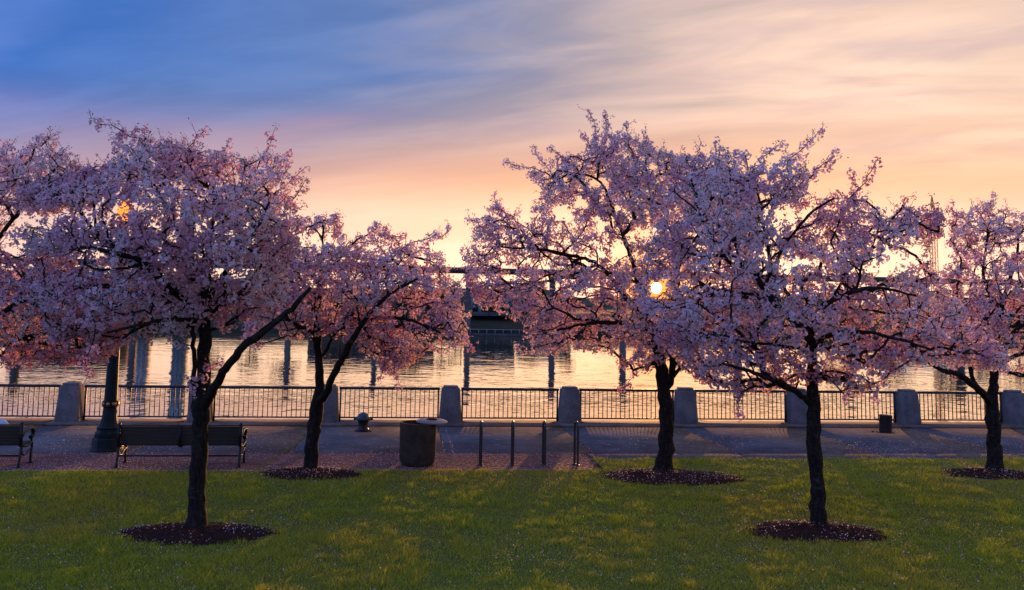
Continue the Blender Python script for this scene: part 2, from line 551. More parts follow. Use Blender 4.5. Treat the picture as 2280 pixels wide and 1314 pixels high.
# far bank, hills
fbm_ = MB()
prof = [(214, WZ - 1), (214.5, -3.4), (222, -1.0), (232, .2), (320, .6), (900, 1.0)]
rows = [[wp(a, bb + 3 * math.sin(a * .021) + 1.5 * math.sin(a * .07 + 1), z_ + (.5 * math.sin(a * .11 + bb) if z_ > -3 else 0)) for a in np.linspace(-420, 560, 120)] for bb, z_ in prof]
V = [tuple(q) for r in rows for q in r]; nn = 120
F = [(i * nn + j, i * nn + j + 1, (i + 1) * nn + j + 1, (i + 1) * nn + j) for i in range(len(rows) - 1) for j in range(nn - 1)]
fbm_.add(V, F); structure(fbm_.build('far_bank', M_bank, smooth=True), 'dark far riverbank')
hm = MB(); az = np.linspace(-55, 60, 160)
def hz_h(a): return 34 + 10 * math.sin(a * .19) + 7 * math.sin(a * .43 + 2) + 4 * math.sin(a * 1.1) - 20 * math.exp(-((a - 9) / 7.) ** 2)
r0 = [(1500 * math.sin(R_(a)), 1500 * math.cos(R_(a)), -2) for a in az]
r1 = [(1650 * math.sin(R_(a)), 1650 * math.cos(R_(a)), hz_h(a)) for a in az]
r2 = [(4500 * math.sin(R_(a)), 4500 * math.cos(R_(a)), hz_h(a) * .9) for a in az]
V = r0 + r1 + r2; nn = len(az)
hm.add(V, [(i * nn + j, i * nn + j + 1, (i + 1) * nn + j + 1, (i + 1) * nn + j) for i in range(2) for j in range(nn - 1)])
structure(hm.build('hills', M_hill, smooth=True), 'low wooded hills on the horizon')

# ------------------------------------------------------------------ far bank things


def bridge():
    D = 205.0
    root = empty('viaduct', wp(0, D, 0)); tag(root, 'long grey elevated viaduct on tall piers along the far bank', 'bridge')
    inv = root.matrix_basis.inverted()
    def L(a, b_, z): return tuple(inv @ wp(a, b_, z))
    def bar(name, a0, a1, b0, b1, z0, z1, mt):
        q0 = [L(a0, b0, z0), L(a1, b0, z0), L(a1, b1, z0), L(a0, b1, z0)]; q1 = [(x, y, z1) for x, y, z in [L(a0, b0, 0), L(a1, b0, 0), L(a1, b1, 0), L(a0, b1, 0)]]
        return MB().frustum([q0, q1]).build(name, mt, root)
    bar('upper_deck', -300, 420, D, D + 11, 11.75, 12.1, M_bridge)
    bar('upper_parapet', -300, 420, D - .3, D - .02, 12.1, 12.75, M_bridge)
    bar('upper_girder', -300, 420, D + 1, D + 10, 11.5, 11.73, M_steel)
    for px in (95, 330, 652, 838, 1041, 1230, 1392, 1660, 1930, 2200):
        d = ray(px, 690); t_ = (D - 0) / 1.0
        g = np.array([0, 0, CAMH]) + d * ((210.0 + 25.4) / d[1]); a, b_ = ab(g)
        pr_ = MB()
        w_ = .62
        q = lambda z, w: [L(a - w, D + 1.5, z), L(a + w, D + 1.5, z), L(a + w, D + 4, z), L(a - w, D + 4, z)]
        pr_.frustum([q(WZ - 1, w_ * 1.25), q(WZ + 1.6, w_ * 1.25), q(WZ + 1.7, w_), q(9.5, w_), q(11.48, w_ * 1.8)])
        pier = pr_.build('pier', M_bridge, root)
        if px == 1041:
            q0 = [L(a + .2, D + 1.38, 1.0), L(a + 1.0, D + 1.38, 1.0), L(a + 1.0, D + 1.48, 1.0), L(a + .2, D + 1.48, 1.0)]
            s_ = MB().frustum([q0, [(x, y, z + .95) for x, y, z in q0]]).build('sign', M_yellow, pier)
            s_['label'] = 'small orange square sign on the pier'


bridge()


def building(name, label, px, Y, w, dpt, zb, zt, wall, nx, nz, roof=None, extra=None):
    P = at(px, 690, Y); root = empty(name, (P[0], P[1], zb), PHI); tag(root, label, 'building')
    MB().box(-w / 2, w / 2, 0, dpt, 0, zt - zb).build('wall', wall, root)
    MB().box(-w / 2 - .25, w / 2 + .25, -.25, dpt + .25, zt - zb, zt - zb + .5).build('roof', M_steel if roof is None else roof, root)
    if nx:
        ww = w / nx; hh = (zt - zb) / nz
        wm = MB().box(-ww * .3, ww * .3, -.06, .04, -hh * .28, hh * .28).mesh('window', M_glass)
        for i in range(nx):
            for j in range(nz):
                o = bpy.data.objects.new('window', wm); o.location = (-w / 2 + (i + .5) * ww, 0, (j + .5) * hh); link(o, root)
    if extra: extra(root, w, dpt, zt - zb)
    return root


building('apartment_tower', 'tall pale tower block seen through the left crown', 402, 330, 4.4, 6, .3, 40, M_wallt, 3, 11,
         extra=lambda r, w, d, h: MB().lathe([(.35, h + .4), (.15, h + 9)], 8, 0, d / 2).build('antenna', M_steel, r))
building('office_block', 'low grey office block behind the left blossoms', 316, 330, 5, 6, .3, 29, M_wallp, 3, 8)
building('boathouse', 'pale teal riverside shed with red columns', 1098, 252, 12.5, 8, .3, 5.4, M_wallt, 5, 1,
         extra=lambda r, w, d, h: [MB().box(-w / 2 - 2.6 + i * .9, -w / 2 - 2.3 + i * .9, -.6, -.3, -1.2, h + .1).build('column', M_redcol, r) for i in range(3)] and None)
building('warehouse', 'low brick warehouse on the far bank', 830, 262, 36, 14, .3, 6.8, M_wallb, 12, 1)
building('riverside_house', 'pale riverside building between bridge piers', 1215, 262, 15, 9, .2, 4.2, M_wallp, 6, 1)
building('storage_hall', 'long grey hall behind the rightmost blossoms', 2130, 345, 40, 16, .4, 9.0, M_wallp, 12, 2)
building('brick_mill', 'brown brick mill building left of the lamp post', 150, 255, 30, 14, .3, 9.5, M_wallb, 10, 3)


def dock():
    P = at(1110, 740, 222); root = empty('floating_dock', (P[0], P[1], WZ), PHI); tag(root, 'dark floating dock along the far waterline', 'dock')
    MB().box(-9, 17, -1, 2, -.2, .55).build('deck', M_dock, root)
    MB().box(-9, 17, -.98, -.9, 1.55, 1.65).build('handrail', M_white, root)
    for i in range(14): MB().box(-9 + i * 2, -8.9 + i * 2, -.98, -.88, .56, 1.54).build('post', M_white, root)
    P = at(1370, 735, 224); g = empty('gangway', (P[0], P[1], WZ), PHI); tag(g, 'white truss gangway leading down to the water', 'gangway')
    b0, b1 = MB(), MB()
    b0.tube([(-5, 0, 3.4), (5, 0, 3.4)], .09, 6); b0.build('top_chord', M_white, g)
    b1.tube([(-5, 0, 1.6), (5, 0, 1.6)], .09, 6); b1.build('bottom_chord', M_white, g)
    for i in range(10):
        z0, z1 = (1.6, 3.4) if i % 2 else (3.4, 1.6)
        MB().tube([(-5 + i, 0, z0), (-4 + i, 0, z1)], .06, 5).build('brace', M_white, g)
    MB().box(-5.2, 5.2, .1, 1.6, 1.45, 1.55).build('deck', M_dock, g)
    for x in (-4.6, 4.6): MB().lathe([(.25, -1), (.25, 1.44)], 8, x, .8).build('pile', M_dock, g)


dock()


def crane():
    P = at(2084, 700, 520); root = empty('tower_crane', (P[0], P[1], .5)); tag(root, 'orange lattice crane mast rising behind the blossoms', 'crane')
    H = 58; w = 1.5
    for sx in (-1, 1):
        for sy in (-1, 1): MB().box(sx * w - .16, sx * w + .16, sy * w - .16, sy * w + .16, 0, H).build('mast_leg', M_orange, root)
    br = MB()
    for i in range(18):
        z0 = i * H / 18; z1 = (i + 1) * H / 18
        for s_ in (-1, 1):
            br.tube([(-w * s_, -w, z0), (w * s_, -w, z1)], .1, 4, False); br.tube([(-w, -w * s_, z0), (-w, w * s_, z1)], .1, 4, False)
            br.tube([(-w * s_, w, z0), (w * s_, w, z1)], .1, 4, False)
    br.build('bracing', M_orange, root)
    MB().box(-2.2, 2.6, -2, 2, H, H + 2.4).build('cab', M_orange, root)
    ap = MB()
    for sx in (-1, 1):
        for sy in (-1, 1): ap.tube([(sx * 1.3, sy * 1.3, H + 2.4), (0, 0, H + 13)], [.22, .18], 5)
    for i in range(4): z = H + 3.4 + i * 2; q = 1.3 * (1 - (z - H - 2.4) / 10.6); ap.tube([(-q, -q, z), (q, -q, z)], .1, 4); ap.tube([(-q, -q, z), (q, -q, z + 2)], .1, 4)
    ap.build('apex', M_orange, root)
    MB().box(3.0, 3.9, -.5, .5, H + 1, H + 6).build('winch', M_orange, root)


crane()


def far_tree(label, px, Y, h, r, seed):
    g = np.random.default_rng(seed)
    P = at(px, 700, Y); root = empty('riverbank_tree', (P[0], P[1], .1)); tag(root, label, 'tree', 'trees on the far bank')
    MB().tube([(0, 0, -.8), (.1, 0, h * .3), (0, .1, h * .75)], [.028 * h, .02 * h, .008 * h], 6).build('trunk', M_bark, root)
    n = 420
    d = g.normal(size=(n, 3)); d /= np.linalg.norm(d, axis=1, keepdims=True)
    lob = 1 + .28 * np.sin(3 * np.arctan2(d[:, 1], d[:, 0]) + seed) + .22 * np.sin(5 * d[:, 2] + seed * 1.7)
    c = d * (g.uniform(.25, 1, (n, 1)) ** .5) * lob[:, None] * np.array([r, r, h * .36]); c[:, 2] += h * .62
    u = g.normal(size=(n, 3)); u /= np.linalg.norm(u, axis=1, keepdims=True); w = np.cross(u, g.normal(size=(n, 3))); w /= np.linalg.norm(w, axis=1, keepdims=True)
    sz = g.uniform(.25, .6, (n, 1)) * .1 * h
    V = np.stack([c - u * sz, c + w * sz * .8, c + u * sz, c - w * sz * .8], 1).reshape(-1, 3)
    o = link(bpy.data.objects.new('crown', np_mesh('crown', V, np.arange(4 * n).reshape(-1, 4), M_farleaf)), root)


TL = [(-40, 'far bank tree at the left edge, low and round'), (60, 'dark far bank tree left of the lamp post'), (235, 'far bank tree directly behind the lamp post'), (470, 'far bank tree behind the front left trunk'),
      (560, 'far bank tree glimpsed under the long leaning limb'), (640, 'far bank tree glimpsed between the two left trunks'), (760, 'far bank tree behind the fork of the second trunk'), (905, 'far bank tree above the trash can'),
      (985, 'far bank tree left of the bridge pier with the orange sign'), (1015, 'slim far bank tree just beside the signed bridge pier'), (1088, 'small far bank tree before the teal shed'), (1180, 'far bank tree above the second bike rack'),
      (1262, 'far bank tree above the rightmost bike rack'), (1700, 'far bank tree left of the front right trunk'), (1850, 'far bank tree right of the front right trunk'), (1990, 'far bank tree above the cylindrical bollard'),
      (2110, 'far bank tree below the crane mast'), (2190, 'far bank tree behind the rightmost trunk'), (2265, 'far bank tree at the right edge')]
for i, (px, lb) in enumerate(TL):
    hgt = [7, 9, 8, 10, 8.5, 9.5, 8, 9, 6.5, 5, 4.2, 5, 6, 9, 8, 9, 10, 8, 9][i]
    far_tree(lb, px, 247 + 6 * math.sin(i * 2.3), hgt, hgt * .45, 100 + i)

# ------------------------------------------------------------------ railing
L_ = 3.4014


def oct_loop(w0, w1, z, ch=.12):
    c = ch * min(w0, w1)
    x, y = w0 / 2, w1 / 2
    return [(-x + c, -y, z), (x - c, -y, z), (x, -y + c, z), (x, y - c, z), (x - c, y, z), (-x + c, y, z), (-x, y - c, z), (-x, -y + c, z)]


pier_body = MB().frustum([oct_loop(.64, .64, 0), oct_loop(.615, .615, .15), oct_loop(.505, .505, .94), oct_loop(.495, .495, .955)]).mesh('shaft', M_concrete)
pier_cap = MB().frustum([oct_loop(.41, .41, .955, .16), oct_loop(.41, .41, 1.005, .16), oct_loop(.38, .38, 1.02, .16)]).mesh('cap', M_concrete)
PIER_LB = ['concrete railing pier left of the lamp post', 'concrete railing pier behind the front left tree trunk', 'concrete railing pier behind the forked second tree trunk',
           'concrete railing pier right above the trash can lid', 'concrete railing pier just above the rightmost bike rack', 'concrete railing pier just right of the thick middle trunk',
           'concrete railing pier half hidden left of the front right trunk', 'concrete railing pier beside the cylindrical bollard', 'concrete railing pier cut by the right edge']
for i in range(9):
    root = empty('railing_pier', wp((i - 3) * L_, .33, .03), PHI); tag(root, PIER_LB[i], 'pier', 'concrete piers of the railing')
    for nm, me in (('shaft', pier_body), ('cap', pier_cap)):
        o = bpy.data.objects.new(nm, me); link(o, root)
        if nm == 'shaft':
            md = o.modifiers.new('bevel', 'BEVEL'); md.width = .006; md.segments = 2; md.limit_method = 'ANGLE'

bal = MB().box(-.0105, .0105, -.0105, .0105, .125, .872).mesh('baluster', M_rail)
hl = L_ / 2 - .30
toprail = MB().box(-hl, hl, -.04, .04, .872, .945).mesh('top_rail', M_rail)
botrail = MB().box(-hl, hl, -.022, .022, .085, .125).mesh('bottom_rail', M_rail)
endpost = MB().box(-.022, .022, -.022, .022, 0.0, .872).mesh('end_post', M_rail)
PAN_LB = ['railing panel at the left edge above the cut-off bench', 'railing panel crossed by the lamp post', 'railing panel between the front left trunk and the forked trunk',
          'railing panel behind the dome-topped bollard', 'railing panel above the row of bike racks', 'railing panel crossed by the thick middle trunk',
          'railing panel under hanging sprigs right of the middle trunk', 'railing panel between front right trunk and cylindrical bollard', 'railing panel crossed by the rightmost trunk']
for i in range(9):
    root = empty('river_railing', wp((i - 3.5) * L_, .42, .04), PHI); tag(root, PAN_LB[i], 'railing', 'railing panels along the river')
    for nm, me in (('top_rail', toprail), ('bottom_rail', botrail)):
        o = bpy.data.objects.new(nm, me); link(o, root)
        md = o.modifiers.new('bevel', 'BEVEL'); md.width = .012; md.segments = 2
    for sgn in (-1, 1):
        o = bpy.data.objects.new('end_post', endpost); o.location = (sgn * (hl - .04), 0, 0); link(o, root)
    nb = 20
    for j in range(nb):
        o = bpy.data.objects.new('baluster', bal); o.location = (-hl + .04 + (j + 1) * (2 * hl - .08) / (nb + 1), 0, 0); link(o, root)

# ------------------------------------------------------------------ lamp post


def lamp_post():
    P = gnd(239, 1003); root = empty('lamp_post', (P[0], P[1], 0), PHI); tag(root, 'dark green fluted lamp post with lit lantern beside the bench', 'lamp post')
    def octo(r, z): return [(r * math.cos(R_(22.5 + 45 * k)), r * math.sin(R_(22.5 + 45 * k)), z) for k in range(8)]
    MB().frustum([octo(.345, -.01), octo(.345, .04), octo(.335, .05), octo(.325, .27), octo(.31, .29)]).build('plinth', M_lampgreen, root, bevel=.006)
    MB().frustum([octo(.285, .29), octo(.28, .40), octo(.25, .42), octo(.245, .47)]).build('upper_plinth', M_lampgreen, root, bevel=.006)
    MB().lathe([(.235, .47), (.25, .485), (.25, .51), (.225, .53)], 32).build('ring', M_lampgreen, root, True)
    fl = lambda a, z: 1 - .055 * (.5 + .5 * math.cos(a * 14)) ** 2
    MB().lathe([(.215, .53), (.185, .60), (.16, .70), (.148, .82), (.142, .94)], 112, rad=fl).build('fluted_base', M_lampgreen, root, True)
    band = MB().lathe([(.15, .94), (.166, .95), (.166, 1.07), (.15, 1.08)], 32).build('band', M_lampgreen, root, True)
    for k in range(8):
        a = R_(-90 + 45 * k)
        md = MB()
        if k % 2: md.box(-.05, .05, -.006, .012, -.035, .035)
        else: md.frustum([[(.045 * math.cos(q * math.pi / 8), .012, .045 * math.sin(q * math.pi / 8)) for q in range(16)], [(.04 * math.cos(q * math.pi / 8), -.01, .04 * math.sin(q * math.pi / 8)) for q in range(16)]])
        o = md.build('medallion', M_brass, band); o.location = (.169 * math.cos(a), .169 * math.sin(a), 1.01); o.rotation_euler = (0, 0, a + math.pi / 2)
    MB().lathe([(.138, 1.08), (.135, 1.2), (.118, 2.2), (.098, 3.6), (.082, 4.75)], 32).build('shaft', M_lampgreen, root, True)
    MB().lathe([(.082, 4.75), (.13, 4.80), (.13, 4.86), (.09, 4.92), (.16, 5.02), (.17, 5.06)], 24).build('collar', M_lampgreen, root, True)
    M_glow = mat('lamp_glow', lambda b: (lambda e: (b.lk((1.0, .27, .035, 1), e.inputs[0]), b.lk(1.6, e.inputs[1]), e.outputs[0])[2])(b.n('ShaderNodeEmission')))
    gl = MB().lathe([(.09, 5.07), (.125, 5.2), (.135, 5.33), (.115, 5.50), (.09, 5.6)], 24).build('globe', M_glow, root, True)
    MB().lathe([(.15, 5.6), (.13, 5.66), (.05, 5.76), (.025, 5.9), (.0, 5.95)], 24).build('finial', M_lampgreen, root, True)
    pl = bpy.data.lights.new('lantern_light', 'POINT'); pl.energy = 70; pl.color = (1.0, .50, .14); pl.shadow_soft_size = .25
    po = bpy.data.objects.new('lantern_light', pl); po.location = (0, 0, 5.35); link(po, root)


lamp_post()

# ------------------------------------------------------------------ benches


def arc(cx, cz, r, a0, a1, n, x=0, sq=1.0):
    return [(x, cx + r * math.cos(R_(a)), cz + sq * r * math.sin(R_(a))) for a in np.linspace(a0, a1, n)]


BLEN = 2.36


def bench(a_c, label):
    """local: x along the bench, y towards the river (the sitter's front), z up; origin at rear feet"""
    root = empty('park_bench', wp(a_c, -6.40, 0), PHI); tag(root, label, 'bench', 'slatted benches facing the river')
    hx = BLEN / 2
    # backrest slats: leaning back slightly toward the camera
    for i in range(6):
        z = .455 + i * .062; y = .045 - .035 * i * .35
        o = MB().box(-hx + .02, hx - .02, -.016, .016, -.028, .028).build('back_slat', M_slat, root, bevel=.005)
        o.location = (0, y, z); o.rotation_euler = (R_(12), 0, 0)
    o = MB().box(-hx + .02, hx - .02, -.022, .022, -.012, .012).build('top_slat', M_slat, root, bevel=.004); o.location = (0, -.03, .815)
    for i in range(7):
        o = MB().box(-hx + .02, hx - .02, -.026, .026, -.016, .016).build('seat_slat', M_slat, root, bevel=.005)
        o.location = (0, .10 + i * .062, .415 + .006 * math.cos(i)); o.rotation_euler = (R_(3), 0, 0)
    for sx in (-1, 1):
        x = sx * hx
        f = MB()
        f.box(x - .03, x + .03, -.055, -.02, .40, .845)     # back upright (behind the slats)
        f.tube([(x, -.035, .845), (x, -.03, .86)], .03, 8)
        o = f.build('back_upright', M_iron, root)
        MB().tube(catmull([(x, .03, .46), (x, .01, .36), (x, -.03, .18), (x, -.075, .02)], .04), .027, 8).build('rear_leg', M_iron, root)
        MB().tube(catmull([(x, .50, .42), (x, .515, .32), (x, .485, .18), (x, .50, .02)], .04), .025, 8).build('front_leg', M_iron, root)
        for yy in (-.08, .50): MB().box(x - .04, x + .04, yy - .05, yy + .05, 0, .022).build('foot', M_iron, root)
        MB().tube(catmull([(x, .0, .45), (x, .12, .385), (x, .32, .375), (x, .50, .425)], .05), .024, 8).build('seat_rail', M_iron, root)
        MB().tube(catmull([(x, .02, .36), (x, .08, .24), (x, .20, .205), (x, .33, .26), (x, .47, .30)], .04), .016, 7).build('scroll', M_iron, root)
        pts = catmull([(x, -.01, .60), (x, .10, .665), (x, .28, .70), (x, .45, .685), (x, .53, .61), (x, .51, .52), (x, .44, .50), (x, .42, .56)], .03)
        am = MB(); am.tube(pts, .026, 8)
        arm_ = am.build('armrest', M_iron, root)
        for v_ in arm_.data.vertices: v_.co.x = x + (v_.co.x - x) * 1.6
        MB().tube(catmull([(x, .50, .53), (x, .47, .47), (x, .50, .43)], .03), .02, 7).build('arm_bracket', M_iron, root)
    MB().box(-.03, .03, -.05, -.018, .405, .80).build('centre_upright', M_iron, root)
    MB().box(-.025, .025, .06, .50, .372, .397).build('centre_rail', M_iron, root)
    MB().tube([(-hx, .02, .215), (hx, .02, .215)], .017, 8).build('stretcher', M_iron, root)
    for sx in (-hx, 0, hx):
        for i in range(6):
            o = MB().lathe([(.011, 0), (.009, .006), (0.0, .008)], 8).build('bolt', M_iron, root)
            o.location = (sx, -.056, .46 + i * .062); o.rotation_euler = (R_(90), 0, 0)
    return root


bench(-5.72, 'complete wooden park bench behind the front left tree trunk')
bench(-8.78 - BLEN / 2 + .04, 'wooden park bench cut off by the left edge')


def bag():
    P = wp(-9.24, -6.18, .44); o = MB()
    o.lathe([(.06, 0), (.15, .04), (.17, .2), (.15, .36), (.08, .43), (.02, .45)], 20, rad=lambda a, z: 1 + .08 * math.sin(3 * a + z * 9))
    ob = o.build('cloth_bag', M_bag, None, True); ob.location = P
    tag(ob, 'pale blue cloth bag peeking over the bench at the left edge', 'bag')


bag()

# ------------------------------------------------------------------ trash can, bike racks, bollards


def trash_can():
    P = gnd(925, 1041); P = (P[0], P[1] + .34, 0); root = empty('trash_can', P, PHI); tag(root, 'round brown concrete trash can with its lid askew', 'trash can')
    MB().lathe([(.30, 0), (.335, .03), (.365, .10), (.372, .135)], 48).build('base', M_can, root, True)
    MB().lathe([(.362, .135), (.374, .15), (.381, .80), (.385, .84), (.378, .865), (.33, .865), (.325, .84), (.325, .42)], 48, caps=False).build('body', M_can, root, True)
    MB().lathe([(.323, .40), (.323, .42)], 32).build('liner', M_dark, root)
    lid = MB().lathe([(.0, .0), (.30, .0), (.33, .012), (.33, .022), (.29, .04), (.12, .062), (.11, .058)], 48, caps=False).build('lid', M_lid, root, True)
    lid.location = (.28, -.02, .868); lid.rotation_euler = (R_(2.5), R_(1.5), 0)
    MB().lathe([(.0, .058), (.11, .0585), (.112, .07), (.06, .082), (0, .084)], 24, caps=False).build('lid_hatch', M_dark, lid, True)


trash_can()
RL = ['leftmost of the four black hoop bike racks, nearest the trash can', 'second black hoop bike rack from the trash can', 'third black hoop bike rack from the trash can', 'rightmost black hoop bike rack, farthest from the trash can']
hoop = catmull([(0, -.075, -.02), (0, -.075, .5), (0, -.075, .80), (0, -.055, .87), (0, 0, .895), (0, .055, .87), (0, .075, .80), (0, .075, .5), (0, .075, -.02)], .06)
hoop_me = MB().tube(hoop, .025, 12).mesh('hoop', M_rack, True)
fl_me = MB().lathe([(.055, .0), (.055, .01), (.03, .014)], 16).mesh('flange', M_rack)
for i, a in enumerate((.34, 1.01, 1.68, 2.37)):
    root = empty('bike_rack', wp(a, -6.25, .0), PHI + R_((4, 3, 8, 16)[i])); tag(root, RL[i], 'bike rack', 'hoop bike racks beside the lawn')
    link(bpy.data.objects.new('hoop', hoop_me), root)
    for y in (-.075, .075):
        o = bpy.data.objects.new('flange', fl_me); o.location = (0, y, .002); link(o, root)


def bollards():
    root = empty('mooring_bollard', wp(-2.34, -1.22, 0), PHI); tag(root, 'dome-topped iron mooring bollard on the promenade', 'bollard')
    MB().lathe([(.22, 0), (.22, .025), (.17, .05)], 32).build('base_plate', M_iron, root, True)
    MB().lathe([(.155, .05), (.13, .09), (.125, .20), (.14, .25), (.185, .285)], 32).build('neck', M_iron, root, True)
    MB().lathe([(.185, .285), (.215, .30), (.215, .33), (.17, .35), (.15, .40), (.10, .45), (.04, .47), (0.0, .473)], 32).build('dome', M_cap, root, True)
    for s_ in (-1, 1): MB().tube([(s_ * .17, 0, .315), (s_ * .25, 0, .32)], [.05, .03], 10).build('horn', M_iron, root)
    r2 = empty('cylinder_bollard', wp(12.07, -1.2, 0), PHI); tag(r2, 'black cylindrical bollard with crossbar beside a railing pier', 'bollard')
    MB().lathe([(.25, 0), (.25, .02), (.19, .03)], 32).build('base_plate', M_iron, r2, True)
    c = MB().lathe([(.17, .03), (.172, .42), (.178, .44), (.178, .465), (.16, .48), (0, .485)], 32).build('post', M_iron, r2, True)
    c.rotation_euler = (0, R_(2.5), 0)
    MB().tube([(-.28, 0, .35), (.28, 0, .34)], .028, 10).build('crossbar', M_iron, r2)
    MB().lathe([(.035, 0), (.03, .03), (0, .035)], 12, -.36, .02).build('anchor_bolt', M_iron, r2)


bollards()

# ------------------------------------------------------------------ cherry trees


def poly_inside(poly, P):
    x, y = P[:, 0], P[:, 1]; ins = np.zeros(len(P), bool); n = len(poly)
    for i in range(n):
        x0, y0 = poly[i]; x1, y1 = poly[(i + 1) % n]
        c = ((y0 > y) != (y1 > y)) & (x < (x1 - x0) * (y - y0) / (y1 - y0 + 1e-9) + x0)
        ins ^= c
    return ins


def poly_dist(poly, P):
    d = np.full(len(P), 1e9); n = len(poly)
    for i in range(n):
        a = np.array(poly[i], float); b_ = np.array(poly[(i + 1) % n], float); v = b_ - a
        t = np.clip(((P - a) @ v) / (v @ v + 1e-9), 0, 1)
        d = np.minimum(d, np.linalg.norm(P - (a + t[:, None] * v), axis=1))
    return d


def vnoise(P, s, seed):
    """smooth value noise in 3D"""
    g = np.random.default_rng(seed); tab = g.random(4096)
    Q = np.asarray(P) * s + 1000; I = np.floor(Q).astype(int); f = Q - I; f = f * f * (3 - 2 * f)
    out = 0
    for dx in (0, 1):
        for dy in (0, 1):
            for dz in (0, 1):
                h = ((I[:, 0] + dx) * 73856093 ^ (I[:, 1] + dy) * 19349663 ^ (I[:, 2] + dz) * 83492791) & 4095
                w = (f[:, 0] if dx else 1 - f[:, 0]) * (f[:, 1] if dy else 1 - f[:, 1]) * (f[:, 2] if dz else 1 - f[:, 2])
                out = out + w * tab[h]
    return out


def unit(v): return v / (np.linalg.norm(v, axis=-1, keepdims=True) + 1e-9)


PINKS = np.array([(.95, .84, .91), (.92, .71, .80), (.97, .94, .97), (.86, .57, .66), (.96, .89, .94)])


def cluster_variant(seed, lo=6, hi=9):
    g = np.random.default_rng(seed)
    nf = g.integers(lo, hi)
    V, T = [], []
    for i in range(nf):
        d = unit(g.normal(size=3)); c = d * .046 * g.uniform(.7, 1.15)
        u = unit(np.cross(d, g.normal(size=3))); w = np.cross(d, u)
        base = g.uniform(.92, 1.06)
        for k in range(5):
            a = 2 * math.pi * k / 5 + g.uniform(-.25, .25)
            r = unit(u * math.cos(a) + w * math.sin(a) + d * g.uniform(.25, .8)); sdir = unit(np.cross(d, r))
            Lp = g.uniform(.020, .028); Wp = Lp * .5
            V += [c, c + r * Lp * .6 + sdir * Wp, c + r * Lp + d * .003, c + r * Lp * .6 - sdir * Wp]
            sh = base * g.uniform(.95, 1.06)
            T += [np.array([.80, .55, .60]) * sh] + [np.array([1, 1, 1]) * sh] * 3
    return np.array(V), np.array(T)


CV = [cluster_variant(500 + i) for i in range(8)] + [cluster_variant(540 + i, 3, 5) for i in range(3)]


def rand_rot(n, g):
    q = g.normal(size=(n, 4)); q /= np.linalg.norm(q, axis=1, keepdims=True)
    w, x, y, z = q.T
    return np.stack([1 - 2 * (y * y + z * z), 2 * (x * y - z * w), 2 * (x * z + y * w), 2 * (x * y + z * w), 1 - 2 * (x * x + z * z), 2 * (y * z - x * w),
                     2 * (x * z - y * w), 2 * (y * z + x * w), 1 - 2 * (x * x + y * y)], -1).reshape(n, 3, 3)


# shared meshes for the blossom clusters that can be picked out singly
CL_MESH = []
for i, (V, T) in enumerate(CV):
    tint = PINKS[i % 5][None] * T
    CL_MESH.append(np_mesh('blossom_cluster', V, np.arange(len(V)).reshape(-1, 4), M_petal, {'tint': np.clip(tint, 0, .95)}))


def tubes_mesh(name, chains, material, sides):
    Vs, Fs, off = [], [], 0
    for P, r in chains:
        n = sides
        Vs.append(tube_rings(P, r, n)); m_ = len(P)
        i = np.arange(m_ - 1)[:, None] * n; k = np.arange(n)[None]; k2 = (k + 1) % n
        Fs.append((np.stack([i + k, i + k2, i + n + k2, i + n + k], -1).reshape(-1, 4)) + off); off += m_ * n
    return np_mesh(name, np.concatenate(Vs), np.concatenate(Fs), material, smooth=True)


